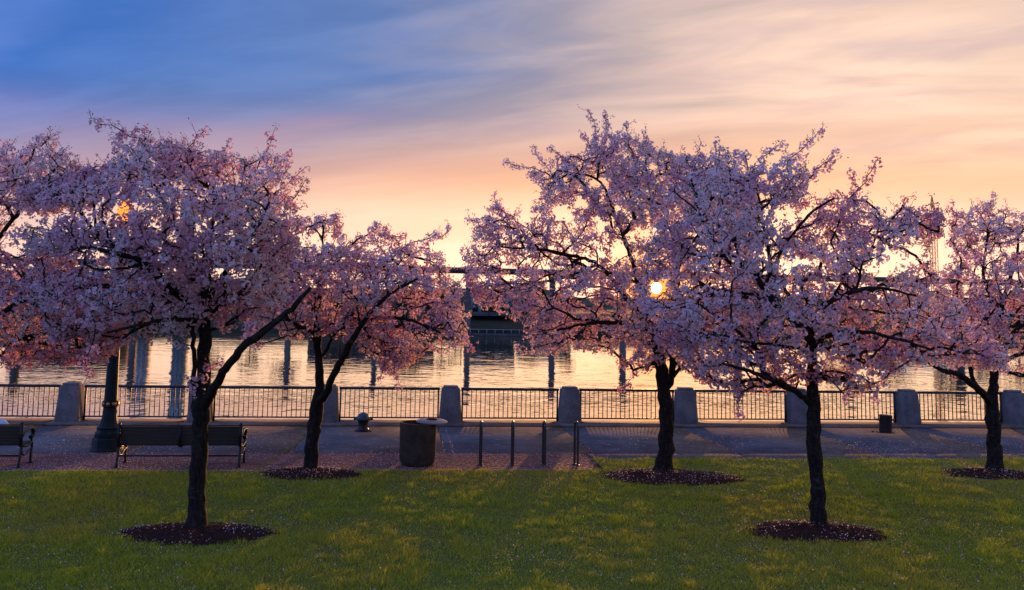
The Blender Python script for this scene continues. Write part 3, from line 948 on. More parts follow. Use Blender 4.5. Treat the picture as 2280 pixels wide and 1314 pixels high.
def cherry(label, limbs, outline, nsite, thick, seed, holes=(), spurs=(), pink=0.0, cs=1.0, singles=60, yoff=0.0, fringe=.8, fwd=.5, dense=None):
    """limbs: polylines of (px, py, width_px, depth offset m); the first is the trunk.  outline: crown silhouette."""
    g = np.random.default_rng(seed)
    bx, by = limbs[0][0][:2]
    B = gnd(bx, by); Y0 = B[1]
    root = empty('cherry_tree', (B[0], B[1], 0)); tag(root, label, 'tree', 'blossoming cherry trees')
    O = np.array([B[0], B[1], 0.])
    pos, par, rmin, plen = [], [], [], []
    chains = []
    for li, L in enumerate(limbs):
        pts = []
        for qi, (px, py, w, dY) in enumerate(L):
            pg = max(0, (qi - 4) / 6) if li == 0 else min(1, qi / 3)
            P = at(px, py, Y0 + dY - fwd * thick * pg); pts.append((*P, w / 2 / scale_at(P)))
        pts = catmull(pts, .11)
        if li > 0:
            A = np.array(pos); j = int(np.argmin(np.linalg.norm(A - pts[0][:3], axis=1)))
            pts = np.vstack([[*A[j], min(rmin[j], pts[0][3] * 1.1)], pts])
        idx = []
        for k_, q in enumerate(pts):
            if li > 0 and k_ == 0: idx.append(j); continue
            q = q.copy()
            if not (li == 0 and k_ < 2): q[:3] += g.normal(size=3) * min(.012, q[3] * .25)
            p_ = -1 if not idx else idx[-1]
            pos.append(q[:3]); par.append(p_); rmin.append(q[3] * (1 + .03 * g.normal()))
            plen.append(0 if p_ < 0 else plen[p_] + np.linalg.norm(q[:3] - pos[p_])); idx.append(len(pos) - 1)
        chains.append(idx)
    nl = len(pos)
    # crown sites inside the silhouette, with depth
    pol = np.array(outline, float); lo_, hi_ = pol.min(0), pol.max(0)
    S = np.zeros((0, 3)); SP = np.zeros((0, 2)); tries = 0
    Yc = Y0 + yoff
    cand = g.uniform(lo_, hi_, (nsite * 26, 2)); cand = cand[poly_inside(outline, cand)]
    dd = poly_dist(outline, cand); tmax = thick * np.minimum(1, np.sqrt(dd / 130.)) + .12
    u = g.uniform(-1, 1, len(cand)); dep = tmax * np.sign(u) * np.abs(u) ** .8
    W = np.array([at(x, y, Yc + d_) for (x, y), d_ in zip(cand, dep)])
    nz = .6 * vnoise(W * [1, 1, 2.3], 1.15, seed) + .4 * vnoise(W * [1, 1, 1.8], 2.7, seed + 1)
    keep = nz > g.uniform(.425, .545, len(W))
    if dense is not None: keep |= poly_inside(dense, cand) & (nz > .3)
    for hx, hy, hr in holes:
        keep &= (np.hypot(cand[:, 0] - hx, (cand[:, 1] - hy) * 1.15) > hr * g.uniform(.75, 1.25, len(W)))
    W = W[keep]
    taken = []
    cell = {}
    md = .115 * cs
    for w in W:                                    # thin to a minimum spacing
        k_ = tuple((w / md).astype(int)); ok = True
        for a in (-1, 0, 1):
            for b_ in (-1, 0, 1):
                for c in (-1, 0, 1):
                    for q in cell.get((k_[0] + a, k_[1] + b_, k_[2] + c), ()):
                        if ((q - w) ** 2).sum() < md * md: ok = False
        if ok:
            cell.setdefault(k_, []).append(w); taken.append(w)
            if len(taken) >= nsite: break
    S = np.array(taken)
    for sp in spurs:                               # sprigs that reach past the crown
        pts = catmull([(*at(x, y, Yc + d_), 0) for x, y, d_ in sp], .11)[:, :3]
        S = np.vstack([S, pts + g.normal(size=pts.shape) * .02])
    zmin = min(pos[k_][2] for k_ in range(nl) if par[k_] >= 0) + 1.2
    A = np.array(pos); okn = np.array([(p[2] > S[:, 2].min() - .3) for p in pos])
    first = np.min(np.linalg.norm(S[:, None] - A[None, okn], axis=2), axis=1)
    order = np.argsort(first)
    cap = nl + len(S) * 14
    PA = np.zeros((cap, 3)); PA[:nl] = A; PLN = np.zeros(cap); PLN[:nl] = plen; OK = np.zeros(cap, bool); OK[:nl] = okn; DIR = np.zeros((cap, 3))
    for k_ in range(nl):
        if par[k_] >= 0: DIR[k_] = unit(A[k_] - A[par[k_]])
    big = [h for h in holes if h[:2] == (1461, 641)]
    n = nl; parr = list(par); tw = []; sidx = []
    for si in order:
        s_ = S[si]; v = s_ - PA[:n]; dist = np.linalg.norm(v, axis=1)
        cosv = (v * DIR[:n]).sum(1) / (dist + 1e-6)
        cost = dist * (1.35 - .35 * cosv) + .12 * PLN[:n] + np.where(OK[:n], 0, 1e6)
        j = int(np.argmin(cost))
        if big:                                    # keep the widest gaps in the crown free of crossing branches
            j = -1
            for jj in np.argsort(cost)[:300]:
                seg = PA[jj] + np.linspace(0, 1, 9)[:, None] * (s_ - PA[jj]); z_ = (seg - [0, 0, CAMH]) @ _F
                su = 1140 + FPX * ((seg - [0, 0, CAMH]) @ CR) / z_; sv = PY0 - FPX * ((seg - [0, 0, CAMH]) @ CU) / z_
                if all(np.hypot(su - hx, sv - hy).min() > hr * .6 for hx, hy, hr in big): j = int(jj); break
            if j < 0: continue
        D = dist[j]
        k_ = max(1, int(round(D / .13))); k_ = min(k_, 12)
        bw = .25 if big else 1.0
        c1 = PA[j] + (DIR[j] * .45 * bw + (s_ - PA[j]) / (D + 1e-6) * (1 - bw) + np.array([0, 0, .12 * bw])) * D * .5 + g.normal(size=3) * .05 * D * bw
        ch = [j]
        for q in range(1, k_ + 1):
            t = q / k_; p = (1 - t) ** 2 * PA[j] + 2 * t * (1 - t) * c1 + t * t * s_
            if q < k_: p = p + g.normal(size=3) * .012
            PA[n] = p; DIR[n] = unit(p - PA[ch[-1]]); PLN[n] = PLN[ch[-1]] + np.linalg.norm(p - PA[ch[-1]]); OK[n] = True
            parr.append(ch[-1]); ch.append(n); n += 1
        tw.append(ch); sidx.append(n - 1)
    tips = []
    for k_ in g.permutation(len(sidx))[: int(len(sidx) * .42)]:
        j = sidx[k_]; d_ = unit(DIR[j] * .7 + g.normal(size=3) * .45 + np.array([0, 0, .35])); ln = g.uniform(.08, .22)
        q = PA[j] + np.outer([0, .5, 1.], d_) * ln + np.array([[0, 0, 0], g.normal(size=3) * .012, [0, 0, 0]])
        tips.append(q)
    cnt = np.zeros(n); cnt[sidx] = 1
    for k_ in range(n - 1, 0, -1):
        if parr[k_] >= 0: cnt[parr[k_]] += cnt[k_]
    rad = .0046 * np.maximum(cnt, 1) ** .44
    rm = np.array(rmin); rad[:nl] = rm * .86
    rad = np.minimum(rad, .11) if False else rad
    # trunk with root flare and limbs, each its own part
    for li, idx in enumerate(chains):
        P = PA[idx] - O; r = rad[idx].copy()
        if li == 0:
            r = r * (1 + .4 * np.exp(-np.maximum(P[:, 2], 0) / .13)); P = np.vstack([P[:1] - [0, 0, .06], P]); r = np.r_[r[0] * 1.1, r]
        else: r[0] = min(r[0], r[1] * 1.25)
        V = tube_rings(P, r, 14 if li == 0 else 9); ns = 14 if li == 0 else 9
        V = V + unit(V - np.repeat(P, ns, 0)) * (np.repeat(r, ns)[:, None] * .10 * (vnoise(V, 6, seed + 5)[:, None] - .5) * 2)
        m_ = len(P); i = np.arange(m_ - 1)[:, None] * ns; kk = np.arange(ns)[None]; k2 = (kk + 1) % ns
        F = np.stack([i + kk, i + k2, i + ns + k2, i + ns + kk], -1).reshape(-1, 4)
        endc = np.array([[(m_ - 1) * ns + q for q in range(ns)]])
        link(bpy.data.objects.new('trunk' if li == 0 else 'limb', np_mesh('trunk' if li == 0 else 'limb', V, [F, endc], M_bark, smooth=True)), root)
    thin, mid = [], []
    for ch in tw:
        r = rad[ch].copy(); r[0] = min(r[0], r[1] * 1.2)
        (mid if r.max() > .012 else thin).append((PA[ch] - O, r))
    for q in tips: thin.append((q - O, np.array([.0048, .0042, .0034])))
    if mid: link(bpy.data.objects.new('branches', tubes_mesh('branches', mid, M_bark, 6)), root)['kind'] = 'stuff'
    if thin: link(bpy.data.objects.new('twigs', tubes_mesh('twigs', thin, M_twig, 3)), root)['kind'] = 'stuff'
    # blossom positions: every site, plus along thin twigs
    node = np.arange(nl, n); thin_n = node[(rad[nl:n] < .0125)]
    extra = thin_n[g.random(len(thin_n)) < fringe]
    C = np.vstack([PA[sidx], PA[extra] + unit(g.normal(size=(len(extra), 3))) * .045]) + g.normal(size=(len(sidx) + len(extra), 3)) * .015
    # hanging clusters droop below their twig a little
    C[:, 2] -= g.uniform(0, .05, len(C))
    tipc = np.array([q[2] for q in tips] + [q[1] for q in tips[::2]]); nmain = len(C); C = np.vstack([C, tipc])
    nC = len(C); var = g.integers(0, 8, nC); var[nmain:] = g.integers(8, 11, nC - nmain); sc = g.uniform(.85, 1.4, nC) * cs; sc[nmain:] *= g.uniform(.45, .75, nC - nmain)
    pk = g.random(nC)
    low = np.clip((np.median(C[:, 2]) - C[:, 2]) / 1.5 + .35 + pink, 0, 1)
    order_ = np.array([2, 4, 0, 1, 3]); tone = np.clip((vnoise(C, 1.7, seed + 9) - .5) * 2.2 + .42 + g.normal(size=nC) * .16, 0, .999)
    tint = PINKS[order_[(tone * 5).astype(int)]] * (1 - .12 * low[:, None] * np.array([0, .55, .35])) * (.93 + .07 * pk[:, None])
    # front-most clusters inside the frame become single pieces
    dcam = C[:, 1] + .002 * g.random(nC)
    f_ = (C - [0, 0, CAMH]) @ _F; uu = 1140 + FPX * ((C - [0, 0, CAMH]) @ CR) / f_
    inv = np.where((uu > 15) & (uu < 2265) & (np.arange(nC) < nmain))[0]; pick = inv[np.argsort(dcam[inv])][: singles * 3]
    pick = g.permutation(pick)[:singles]
    single = np.zeros(nC, bool); single[pick] = True
    Vs, Ts = [], []
    for v_ in range(11):
        s_ = np.where((var == v_) & ~single)[0]
        if not len(s_): continue
        V0, T0 = CV[v_]; Rm = rand_rot(len(s_), g) * sc[s_][:, None, None]
        Vs.append((np.einsum('nij,kj->nki', Rm, V0) + (C[s_] - O)[:, None]).reshape(-1, 3))
        Ts.append((tint[s_][:, None] * T0[None]).reshape(-1, 3))
    V = np.concatenate(Vs); T = np.clip(np.concatenate(Ts), 0, .96)
    crown = link(bpy.data.objects.new('crown', np_mesh('crown', V, np.arange(len(V)).reshape(-1, 4), M_petal, {'tint': T})), root)
    crown['kind'] = 'stuff'
    for s_ in pick:
        o = bpy.data.objects.new('blossom_cluster', CL_MESH[var[s_]]); o.location = C[s_] - O
        o.rotation_euler = tuple(g.uniform(0, 6.28, 3)); o.scale = (sc[s_],) * 3; link(o, crown)
    # young bronze and green leaves
    nb = int(nC * 3.0); bi = g.integers(0, nC, nb); c = C[bi] + unit(g.normal(size=(nb, 3))) * g.uniform(.035, .075, (nb, 1)) - O
    u = unit(g.normal(size=(nb, 3)) + [0, 0, .3]); w = unit(np.cross(u, g.normal(size=(nb, 3)))); sz = g.uniform(.022, .048, (nb, 1))
    V = np.stack([c, c + u * sz * .5 + w * sz * .24, c + u * sz, c + u * sz * .5 - w * sz * .24], 1).reshape(-1, 3)
    lc = np.array([(.12, .045, .025), (.09, .06, .02), (.14, .15, .03), (.16, .06, .035)])[g.integers(0, 4, nb)] * g.uniform(.7, 1.2, (nb, 1))
    lv = link(bpy.data.objects.new('leaves', np_mesh('leaves', V, np.arange(len(V)).reshape(-1, 4), M_leaf, {'tint': np.repeat(lc, 4, 0)})), root)
    lv['kind'] = 'stuff'
    return nC


TREES = []
outA = [(20, 470), (60, 410), (120, 392), (190, 372), (240, 360), (262, 345), (250, 305), (300, 300), (350, 315), (400, 315), (430, 335), (490, 330), (520, 350), (560, 352), (600, 345), (640, 352), (655, 385), (672, 420),
        (655, 440), (672, 480), (665, 540), (640, 610), (640, 690), (600, 720), (545, 715), (500, 740), (470, 700), (420, 735), (400, 770), (350, 770), (320, 785), (270, 785), (235, 800), (210, 825), (180, 800), (130, 770), (90, 700), (60, 600)]
spA = [[(330, 335, 0), (290, 305, -.1), (245, 283, -.15), (215, 268, -.2), (202, 260, -.2)], [(250, 340, .2), (262, 310, .2), (300, 290, .1), (320, 283, .1)], [(420, 330, -.3), (440, 300, -.3), (460, 284, -.3)],
       [(560, 390, 0), (590, 350, 0), (608, 306, 0)], [(590, 400, .2), (625, 360, .2), (642, 338, .2)], [(620, 430, 0), (655, 395, 0), (682, 366, 0)], [(490, 360, .3), (505, 325, .3), (512, 312, .3)],
       [(180, 790, -1.2), (190, 815, -1.2), (197, 832, -1.2)], [(455, 800, -.15), (470, 815, -.2), (490, 805, -.2)], [(437, 880, -.18), (432, 855, -.2), (450, 835, -.2)], [(640, 450, .3), (670, 430, .3), (684, 398, .3)]]
limA = [[(437, 1180, 46, 0), (439, 1080, 43, 0), (447, 970, 42, 0), (447, 905, 46, 0), (452, 830, 34, 0), (455, 750, 32, .1), (456, 690, 26, .15), (457, 610, 18, .2), (470, 520, 12, .3), (480, 430, 8, .4)],
        [(450, 915, 24, 0), (470, 880, 26, -.05), (492, 838, 22, -.15), (540, 775, 21, -.3), (600, 727, 18, -.4), (650, 686, 15, -.5), (690, 640, 9, -.6)],
        [(440, 905, 14, .05), (430, 860, 13, .15), (433, 800, 12, .25), (428, 740, 11, .5), (400, 690, 9, .9), (350, 660, 7, 1.2)],
        [(456, 735, 22, .1), (420, 680, 18, -.1), (362, 626, 17, -.3), (312, 580, 14, -.5), (240, 560, 10, -.7), (174, 549, 8, -.8)],
        [(362, 626, 12, -.3), (300, 590, 10, .1), (215, 518, 10, .3), (172, 465, 7, .5), (120, 430, 5, .6)],
        [(456, 690, 16, .15), (490, 625, 14, -.1), (520, 575, 12, -.3), (565, 520, 9, -.4), (600, 450, 6, -.5)],
        [(457, 640, 12, .2), (420, 560, 10, .5), (370, 470, 8, .8), (330, 380, 5, .9)],
        [(455, 720, 14, .1), (410, 710, 11, -.5), (330, 720, 9, -.9), (240, 740, 6, -1.3)],
        [(470, 520, 8, .3), (520, 460, 7, .5), (560, 400, 5, .6)], [(215, 518, 8, .3), (210, 450, 6, .2), (235, 400, 4, .2)]]
TREES.append(cherry('front left cherry tree with a long limb leaning right, bench behind it', limA, outA, 2200, 1.75, 11, dense=[(20, 400), (190, 372), (262, 345), (330, 320), (300, 420), (200, 440), (60, 470)], holes=[(268, 466, 24), (345, 500, 22), (385, 525, 20), (420, 470, 12), (560, 745, 30), (600, 760, 40)], spurs=spA, pink=.05, singles=70))

outF = [(-180, 430), (-140, 345), (-80, 325), (0, 320), (60, 308), (112, 305), (135, 330), (190, 372), (220, 450), (180, 480), (100, 470), (30, 500), (40, 560), (110, 560), (220, 600), (270, 680), (270, 760), (240, 795), (170, 812), (100, 798), (40, 812), (-60, 800), (-160, 790), (-190, 650)]
limF = [[(-150, 1130, 44, 0), (-145, 1000, 40, 0), (-140, 900, 38, 0), (-130, 780, 28, 0), (-120, 680, 18, .2), (-100, 560, 10, .3)], [(-140, 880, 24, 0), (-80, 780, 20, -.2), (0, 700, 15, -.2), (80, 660, 10, 0), (180, 660, 6, .3)],
        [(-130, 760, 20, 0), (-60, 620, 15, .2), (20, 500, 11, .3), (80, 420, 8, .2), (130, 370, 5, .2)], [(-135, 800, 18, 0), (-220, 680, 14, 0), (-280, 560, 8, 0)], [(-130, 720, 14, 0), (-150, 560, 10, .6), (-120, 430, 6, .8)],
        [(-80, 780, 12, -.2), (0, 770, 10, .2), (100, 740, 7, .5), (200, 740, 5, .6)]]
spF = [[(60, 330, 0), (100, 305, 0), (125, 298, 0)], [(-10, 340, 0), (20, 325, 0)], [(30, 800, -.4), (20, 818, -.4)]]
TREES.append(cherry('cherry tree whose trunk stands beyond the left edge', limF, outF, 1500, 1.7, 12, spurs=spF, pink=.1, singles=45))

outB = [(560, 570), (600, 505), (650, 485), (720, 482), (752, 485), (772, 525), (810, 515), (845, 500), (880, 525), (925, 520), (980, 515), (990, 545), (1005, 575), (1000, 610), (1030, 640), (1025, 690), (1045, 755), (1010, 780), (960, 775), (930, 795),
        (900, 812), (855, 825), (840, 795), (790, 765), (730, 738), (680, 748), (620, 755), (575, 770), (545, 755), (560, 680)]
limB = [[(692, 1050, 36, 0), (694, 985, 34, 0), (706, 910, 36, 0), (712, 860, 24, 0), (711, 800, 20, .1), (706, 745, 17, .2), (708, 680, 12, .3), (715, 600, 8, .3), (720, 540, 5, .3)],
        [(706, 905, 22, 0), (728, 868, 20, -.1), (750, 822, 18, -.2), (778, 768, 16, -.3), (815, 710, 12, -.4), (860, 660, 9, -.5), (930, 620, 6, -.6)],
        [(708, 770, 12, .1), (690, 738, 11, -.1), (655, 722, 9, -.3), (610, 690, 6, -.5)], [(720, 790, 8, .1), (740, 755, 8, .3), (790, 690, 8, .6), (850, 600, 6, .8), (900, 550, 4, .9)],
        [(708, 700, 9, .3), (670, 620, 8, .5), (630, 560, 6, .6)], [(815, 710, 9, -.4), (900, 710, 8, -.7), (980, 740, 6, -.9)], [(712, 640, 7, .3), (760, 570, 6, .2), (800, 530, 4, .1)]]
spB = [[(900, 800, -.7), (875, 822, -.7), (850, 835, -.7)], [(880, 815, -.7), (885, 840, -.7), (890, 858, -.7)], [(740, 490, 0), (755, 475, 0)], [(985, 530, 0), (997, 508, 0), (1002, 500, 0)], [(830, 505, 0), (845, 490, 0)], [(1020, 740, -.8), (1045, 765, -.8), (1052, 772, -.8)],
       [(1000, 640, -.3), (1030, 690, -.3), (1037, 697, -.3)]]
TREES.append(cherry('small forked cherry tree left of the trash can', limB, outB, 1800, 1.9, 13, spurs=spB, pink=.1, singles=70, holes=[(600, 745, 30), (760, 735, 14)]))

outC = [(1022, 560), (1060, 545), (1050, 500), (1105, 450), (1130, 470), (1200, 455), (1210, 410), (1150, 378), (1230, 385), (1215, 350), (1300, 345), (1320, 300), (1350, 290), (1400, 300), (1440, 315), (1490, 335), (1560, 350), (1640, 360), (1690, 450), (1690, 600), (1680, 700),
        (1640, 770), (1570, 850), (1480, 800), (1400, 850), (1370, 790), (1300, 775), (1210, 785), (1155, 775), (1160, 735), (1130, 700), (1055, 665), (1040, 630)]
limC = [[(1478, 1052, 44, 0), (1482, 1000, 38, 0), (1484, 930, 36, 0), (1478, 860, 35, 0), (1468, 790, 30, 0), (1461, 745, 25, 0), (1480, 700, 20, .1), (1508, 640, 14, .3), (1500, 560, 11, .4), (1465, 480, 9, .5), (1440, 400, 6, .5)],
        [(1490, 860, 16, 0), (1498, 825, 18, -.1), (1497, 800, 15, -.12)], [(1463, 745, 16, 0), (1400, 722, 12, -.4), (1330, 718, 9, -.6), (1240, 735, 6, -.8)], [(1464, 735, 16, .05), (1400, 670, 13, .2), (1330, 590, 10, .3), (1230, 560, 8, .2), (1120, 550, 5, .1)],
        [(1440, 705, 13, .1), (1412, 600, 11, .5), (1370, 480, 9, .6), (1330, 400, 6, .6), (1240, 380, 4, .5)], [(1470, 720, 14, .1), (1530, 690, 11, .4), (1590, 620, 9, .7), (1620, 520, 6, .8)], [(1475, 780, 10, 0), (1540, 740, 8, -.4), (1600, 720, 6, -.6)],
        [(1506, 620, 9, .3), (1525, 540, 8, .2), (1540, 430, 5, 0)], [(1330, 590, 8, .3), (1250, 620, 7, .6), (1140, 640, 5, .8)]]
spC = [[(1330, 330, 0), (1325, 290, 0), (1320, 262, 0), (1311, 248, 0)], [(1345, 320, .1), (1350, 280, .1), (1348, 250, .1)], [(1400, 330, -.1), (1396, 295, -.1), (1394, 268, -.1)], [(1430, 340, .2), (1440, 310, .2), (1437, 290, .2)], [(1260, 410, 0), (1200, 380, 0), (1150, 370, 0), (1122, 358, 0)],
       [(1230, 390, .1), (1200, 350, .1), (1192, 330, .1)], [(1290, 380, 0), (1240, 340, 0), (1222, 328, 0)], [(1120, 470, 0), (1100, 445, 0), (1102, 432, 0)], [(1080, 510, 0), (1055, 490, 0), (1042, 490, 0)], [(1555, 350, 0), (1560, 318, 0)], [(1400, 850, -.5), (1385, 862, -.5)], [(1240, 760, -.7), (1180, 780, -.7), (1150, 775, -.7)],
       [(1310, 320, .1), (1300, 310, .1), (1296, 300, .1)]]
TREES.append(cherry('thick-trunked cherry tree in the middle with the low sun behind its crown', limC, outC, 3100, 2.1, 14, dense=[(1160, 480), (1200, 450), (1150, 385), (1215, 350), (1320, 295), (1400, 292), (1500, 332), (1580, 350), (1570, 470), (1400, 500), (1300, 470)], spurs=spC, pink=.0, singles=80,
                    holes=[(1461, 641, 29), (1250, 470, 22), (1330, 400, 26), (1290, 450, 20), (1170, 480, 20), (1390, 780, 22), (1440, 850, 25), (1230, 635, 18)]))

outD = [(1440, 570), (1470, 450), (1510, 350), (1570, 340), (1640, 340), (1700, 340), (1760, 335), (1800, 350), (1800, 400), (1785, 450), (1850, 440), (1900, 425), (1930, 440), (1960, 478), (2015, 465), (2060, 470), (2100, 470), (2095, 520), (2060, 560), (2080, 620), (2120, 660),
        (2180, 720), (2240, 785), (2240, 825), (2190, 815), (2120, 795), (2030, 805), (1985, 825), (1960, 855), (1900, 870), (1850, 850), (1780, 845), (1700, 870), (1650, 865), (1580, 850), (1510, 790), (1450, 740), (1425, 680)]
limD = [[(1823, 1176, 38, 0), (1820, 1080, 36, 0), (1812, 1000, 37, 0), (1811, 910, 34, 0), (1807, 850, 27, 0), (1805, 790, 25, 0), (1797, 745, 22, .05), (1740, 690, 20, .1), (1700, 640, 17, .15), (1660, 590, 14, .2), (1605, 550, 10, .3), (1560, 480, 7, .3), (1540, 400, 5, .3)],
        [(1808, 900, 16, 0), (1770, 872, 15, -.2), (1725, 848, 13, -.4), (1680, 830, 10, -.6), (1610, 810, 7, -.8)], [(1800, 755, 18, .05), (1815, 705, 15, -.1), (1850, 672, 13, -.3), (1905, 648, 11, -.4), (1965, 642, 8, -.5), (2040, 660, 5, -.6)],
        [(1806, 790, 15, 0), (1840, 750, 13, -.3), (1900, 738, 10, -.6), (1975, 748, 8, -.8), (2080, 780, 5, -1.0)], [(1740, 690, 11, .1), (1720, 600, 10, .5), (1700, 500, 8, .7), (1680, 400, 5, .7)],
        [(1700, 640, 10, .15), (1740, 560, 8, 0), (1800, 480, 7, -.2), (1860, 440, 5, -.2)], [(1850, 672, 8, -.3), (1900, 590, 8, .1), (1980, 530, 6, .3), (2060, 490, 4, .3)], [(1905, 648, 7, -.4), (1880, 600, 6, -.2), (1850, 540, 5, 0)],
        [(1720, 670, 9, .1), (1640, 660, 8, -.5), (1550, 650, 6, -.8)], [(1806, 780, 10, 0), (1740, 770, 8, -.6), (1650, 760, 6, -.9)]]
spD = [[(1760, 350, 0), (1800, 320, 0), (1830, 291, 0)], [(1790, 400, .1), (1835, 365, .1), (1866, 340, .1)], [(1780, 420, 0), (1820, 380, 0), (1840, 372, 0)], [(1880, 450, 0), (1925, 405, 0), (1955, 358, 0)], [(1900, 450, .1), (1905, 415, .1), (1900, 385, .1)], [(1990, 480, 0), (2012, 455, 0), (2022, 440, 0)],
       [(2070, 480, 0), (2090, 455, 0)], [(1640, 860, -.7), (1648, 890, -.7), (1638, 912, -.7), (1652, 925, -.7)], [(1600, 340, .1), (1595, 318, .1)], [(1700, 345, 0), (1740, 318, 0)], [(1960, 850, -.6), (1945, 868, -.6), (1948, 886, -.6)], [(1890, 850, -.5), (1885, 880, -.5)],
       [(1830, 850, .1), (1810, 935, -.12)]]
TREES.append(cherry('front right cherry tree with a spreading crown and leaning left limb', limD, outD, 2500, 1.85, 15, spurs=spD[:-1], pink=0.0, singles=80,
                    holes=[(1461, 641, 29), (1700, 440, 18), (1760, 370, 12), (1990, 585, 30), (1960, 600, 25), (1760, 600, 14), (2040, 545, 20), (1530, 870, 30)]))

outE = [(2112, 490), (2145, 460), (2205, 450), (2222, 465), (2270, 475), (2400, 490), (2480, 600), (2480, 780), (2380, 840), (2290, 845), (2200, 825), (2110, 805), (2055, 765), (2080, 660), (2105, 570)]
limE = [[(2215, 1052, 38, 0), (2214, 985, 34, 0), (2209, 910, 33, 0), (2213, 850, 22, 0), (2216, 780, 20, .1), (2230, 690, 13, .3), (2260, 580, 8, .4), (2270, 520, 5, .4)], [(2206, 900, 20, 0), (2180, 868, 18, -.15), (2140, 838, 15, -.3), (2085, 818, 10, -.5), (2050, 790, 6, -.6)],
        [(2176, 862, 12, -.1), (2165, 835, 12, .1), (2150, 780, 10, .4), (2130, 680, 8, .6), (2140, 580, 5, .7)], [(2216, 790, 14, .1), (2280, 720, 11, 0), (2360, 660, 8, 0)], [(2230, 700, 9, .3), (2190, 620, 8, .1), (2200, 520, 5, .1)], [(2216, 810, 12, 0), (2300, 780, 9, -.5), (2400, 760, 6, -.7)]]
spE = [[(2190, 470, 0), (2205, 450, 0), (2208, 434, 0)], [(2130, 480, 0), (2118, 462, 0), (2125, 452, 0)], [(2240, 480, 0), (2243, 462, 0)], [(2120, 800, -.5), (2125, 840, -.5)], [(2075, 620, .2), (2060, 600, .2)]]
TREES.append(cherry('rightmost cherry tree forking low, cut by the right edge', limE, outE, 1500, 1.9, 16, spurs=spE, pink=.0, singles=50, holes=[(2083, 560, 18)]))

# ------------------------------------------------------------------ mulch beds, lawn, petals
BEDS = [(437, 1190, 1.12, .62, 'dark mulch bed around the front left trunk'), (690, 1057, 1.0, .62, 'dark mulch bed around the forked trunk by the brick paving'), (1495, 1064, 1.42, .85, 'wide dark mulch bed around the thick middle trunk'),
        (1815, 1186, 1.08, .66, 'dark mulch bed around the front right trunk'), (2205, 1057, 1.05, .62, 'dark mulch bed around the rightmost trunk')]
bed_ell = []
chip_src = np.array([(0, 0, 0), (1, .15, .06), (.9, .38, .14), (.08, .3, .1)])


def petals_mesh(name, P, g, smin=.012, smax=.02, up=.75, wilt=1.0):
    n = len(P); nrm = unit(g.normal(size=(n, 3)) * .5 + [0, 0, up]); u = unit(np.cross(nrm, g.normal(size=(n, 3)))); w = np.cross(nrm, u); s = g.uniform(smin, smax, (n, 1))
    V = np.stack([P - u * s, P + w * s * .7 + nrm * s * .25, P + u * s, P - w * s * .7 + nrm * s * .25], 1).reshape(-1, 3)
    t = np.repeat(PINKS[g.integers(0, 5, n)] * g.uniform(.85, 1.05, (n, 1)) * wilt, 4, 0)
    return np_mesh(name, V, np.arange(4 * n).reshape(-1, 4), M_petal, {'tint': np.clip(t, 0, .95)})


for i, (px, py, ra, rb, lb) in enumerate(BEDS):
    g = np.random.default_rng(40 + i); P = gnd(px, py); bed_ell.append((P[0], P[1], ra, rb))
    root = empty('mulch_bed', (P[0], P[1], 0.0), 0); tag(root, lb, 'mulch bed', 'mulch beds around the tree trunks')
    nr, na = 8, 56; V = [(0, 0, .075)]
    for r in range(1, nr + 1):
        for k_ in range(na):
            a = 2 * math.pi * k_ / na; wob = 1 + .07 * math.sin(3 * a + i) + .05 * math.sin(7 * a + 2 * i) + .04 * math.sin(13 * a)
            q = r / nr; V.append((q * ra * wob * math.cos(a), q * rb * wob * math.sin(a), .075 * (1 - q ** 2) + .01 + (g.normal() * .008 if r < nr else -.012)))
    F3 = np.array([(0, 1 + k_, 1 + (k_ + 1) % na) for k_ in range(na)])
    F4 = np.array([(1 + r * na + k_, 1 + (r + 1) * na + k_, 1 + (r + 1) * na + (k_ + 1) % na, 1 + r * na + (k_ + 1) % na) for r in range(nr - 1) for k_ in range(na)])
    link(bpy.data.objects.new('mound', np_mesh('mound', np.array(V), [F3, F4], M_mulch, smooth=True)), root)
    n = int(2600 * ra * rb); a = g.uniform(0, 6.283, n); q = np.sqrt(g.random(n)) * 1.0 + .12 * g.random(n) ** 4
    P3 = np.stack([q * ra * np.cos(a), q * rb * np.sin(a), .075 * np.maximum(0, 1 - q ** 2) + .012 + g.uniform(0, .012, n)], 1)
    Rm = rand_rot(n, g); Rm[:, 2] *= .35; sz = g.uniform(.02, .05, n)
    V = (np.einsum('nij,kj->nki', Rm * sz[:, None, None], chip_src - chip_src.mean(0)) + P3[:, None]).reshape(-1, 3)
    o = link(bpy.data.objects.new('bark_chips', np_mesh('bark_chips', V, np.arange(4 * n).reshape(-1, 4), M_chip)), root); o['kind'] = 'stuff'
    n = int(700 * ra * rb); a = g.uniform(0, 6.283, n); q = np.sqrt(g.random(n)) * 1.0
    P3 = np.stack([q * ra * np.cos(a), q * rb * np.sin(a), .075 * np.maximum(0, 1 - q ** 2) + .035 + g.uniform(0, .012, n)], 1)
    o = link(bpy.data.objects.new('bed_petals', petals_mesh('bed_petals', P3[vnoise(P3 + root.location, 3.1, 8) > g.uniform(.2, .65, n)], g, .007, .014, .6, .9)), root); o['kind'] = 'stuff'


def in_beds(P, k=1.0):
    r = np.zeros(len(P), bool)
    for x, y, ra, rb in bed_ell:
        an_ = np.arctan2((P[:, 1] - y) / rb, (P[:, 0] - x) / ra); kk = k * (1 + .07 * np.sin(4 * an_ + x) + .05 * np.sin(9 * an_ + y))
        r |= ((P[:, 0] - x) / ra) ** 2 + ((P[:, 1] - y) / rb) ** 2 < kk ** 2
    return r


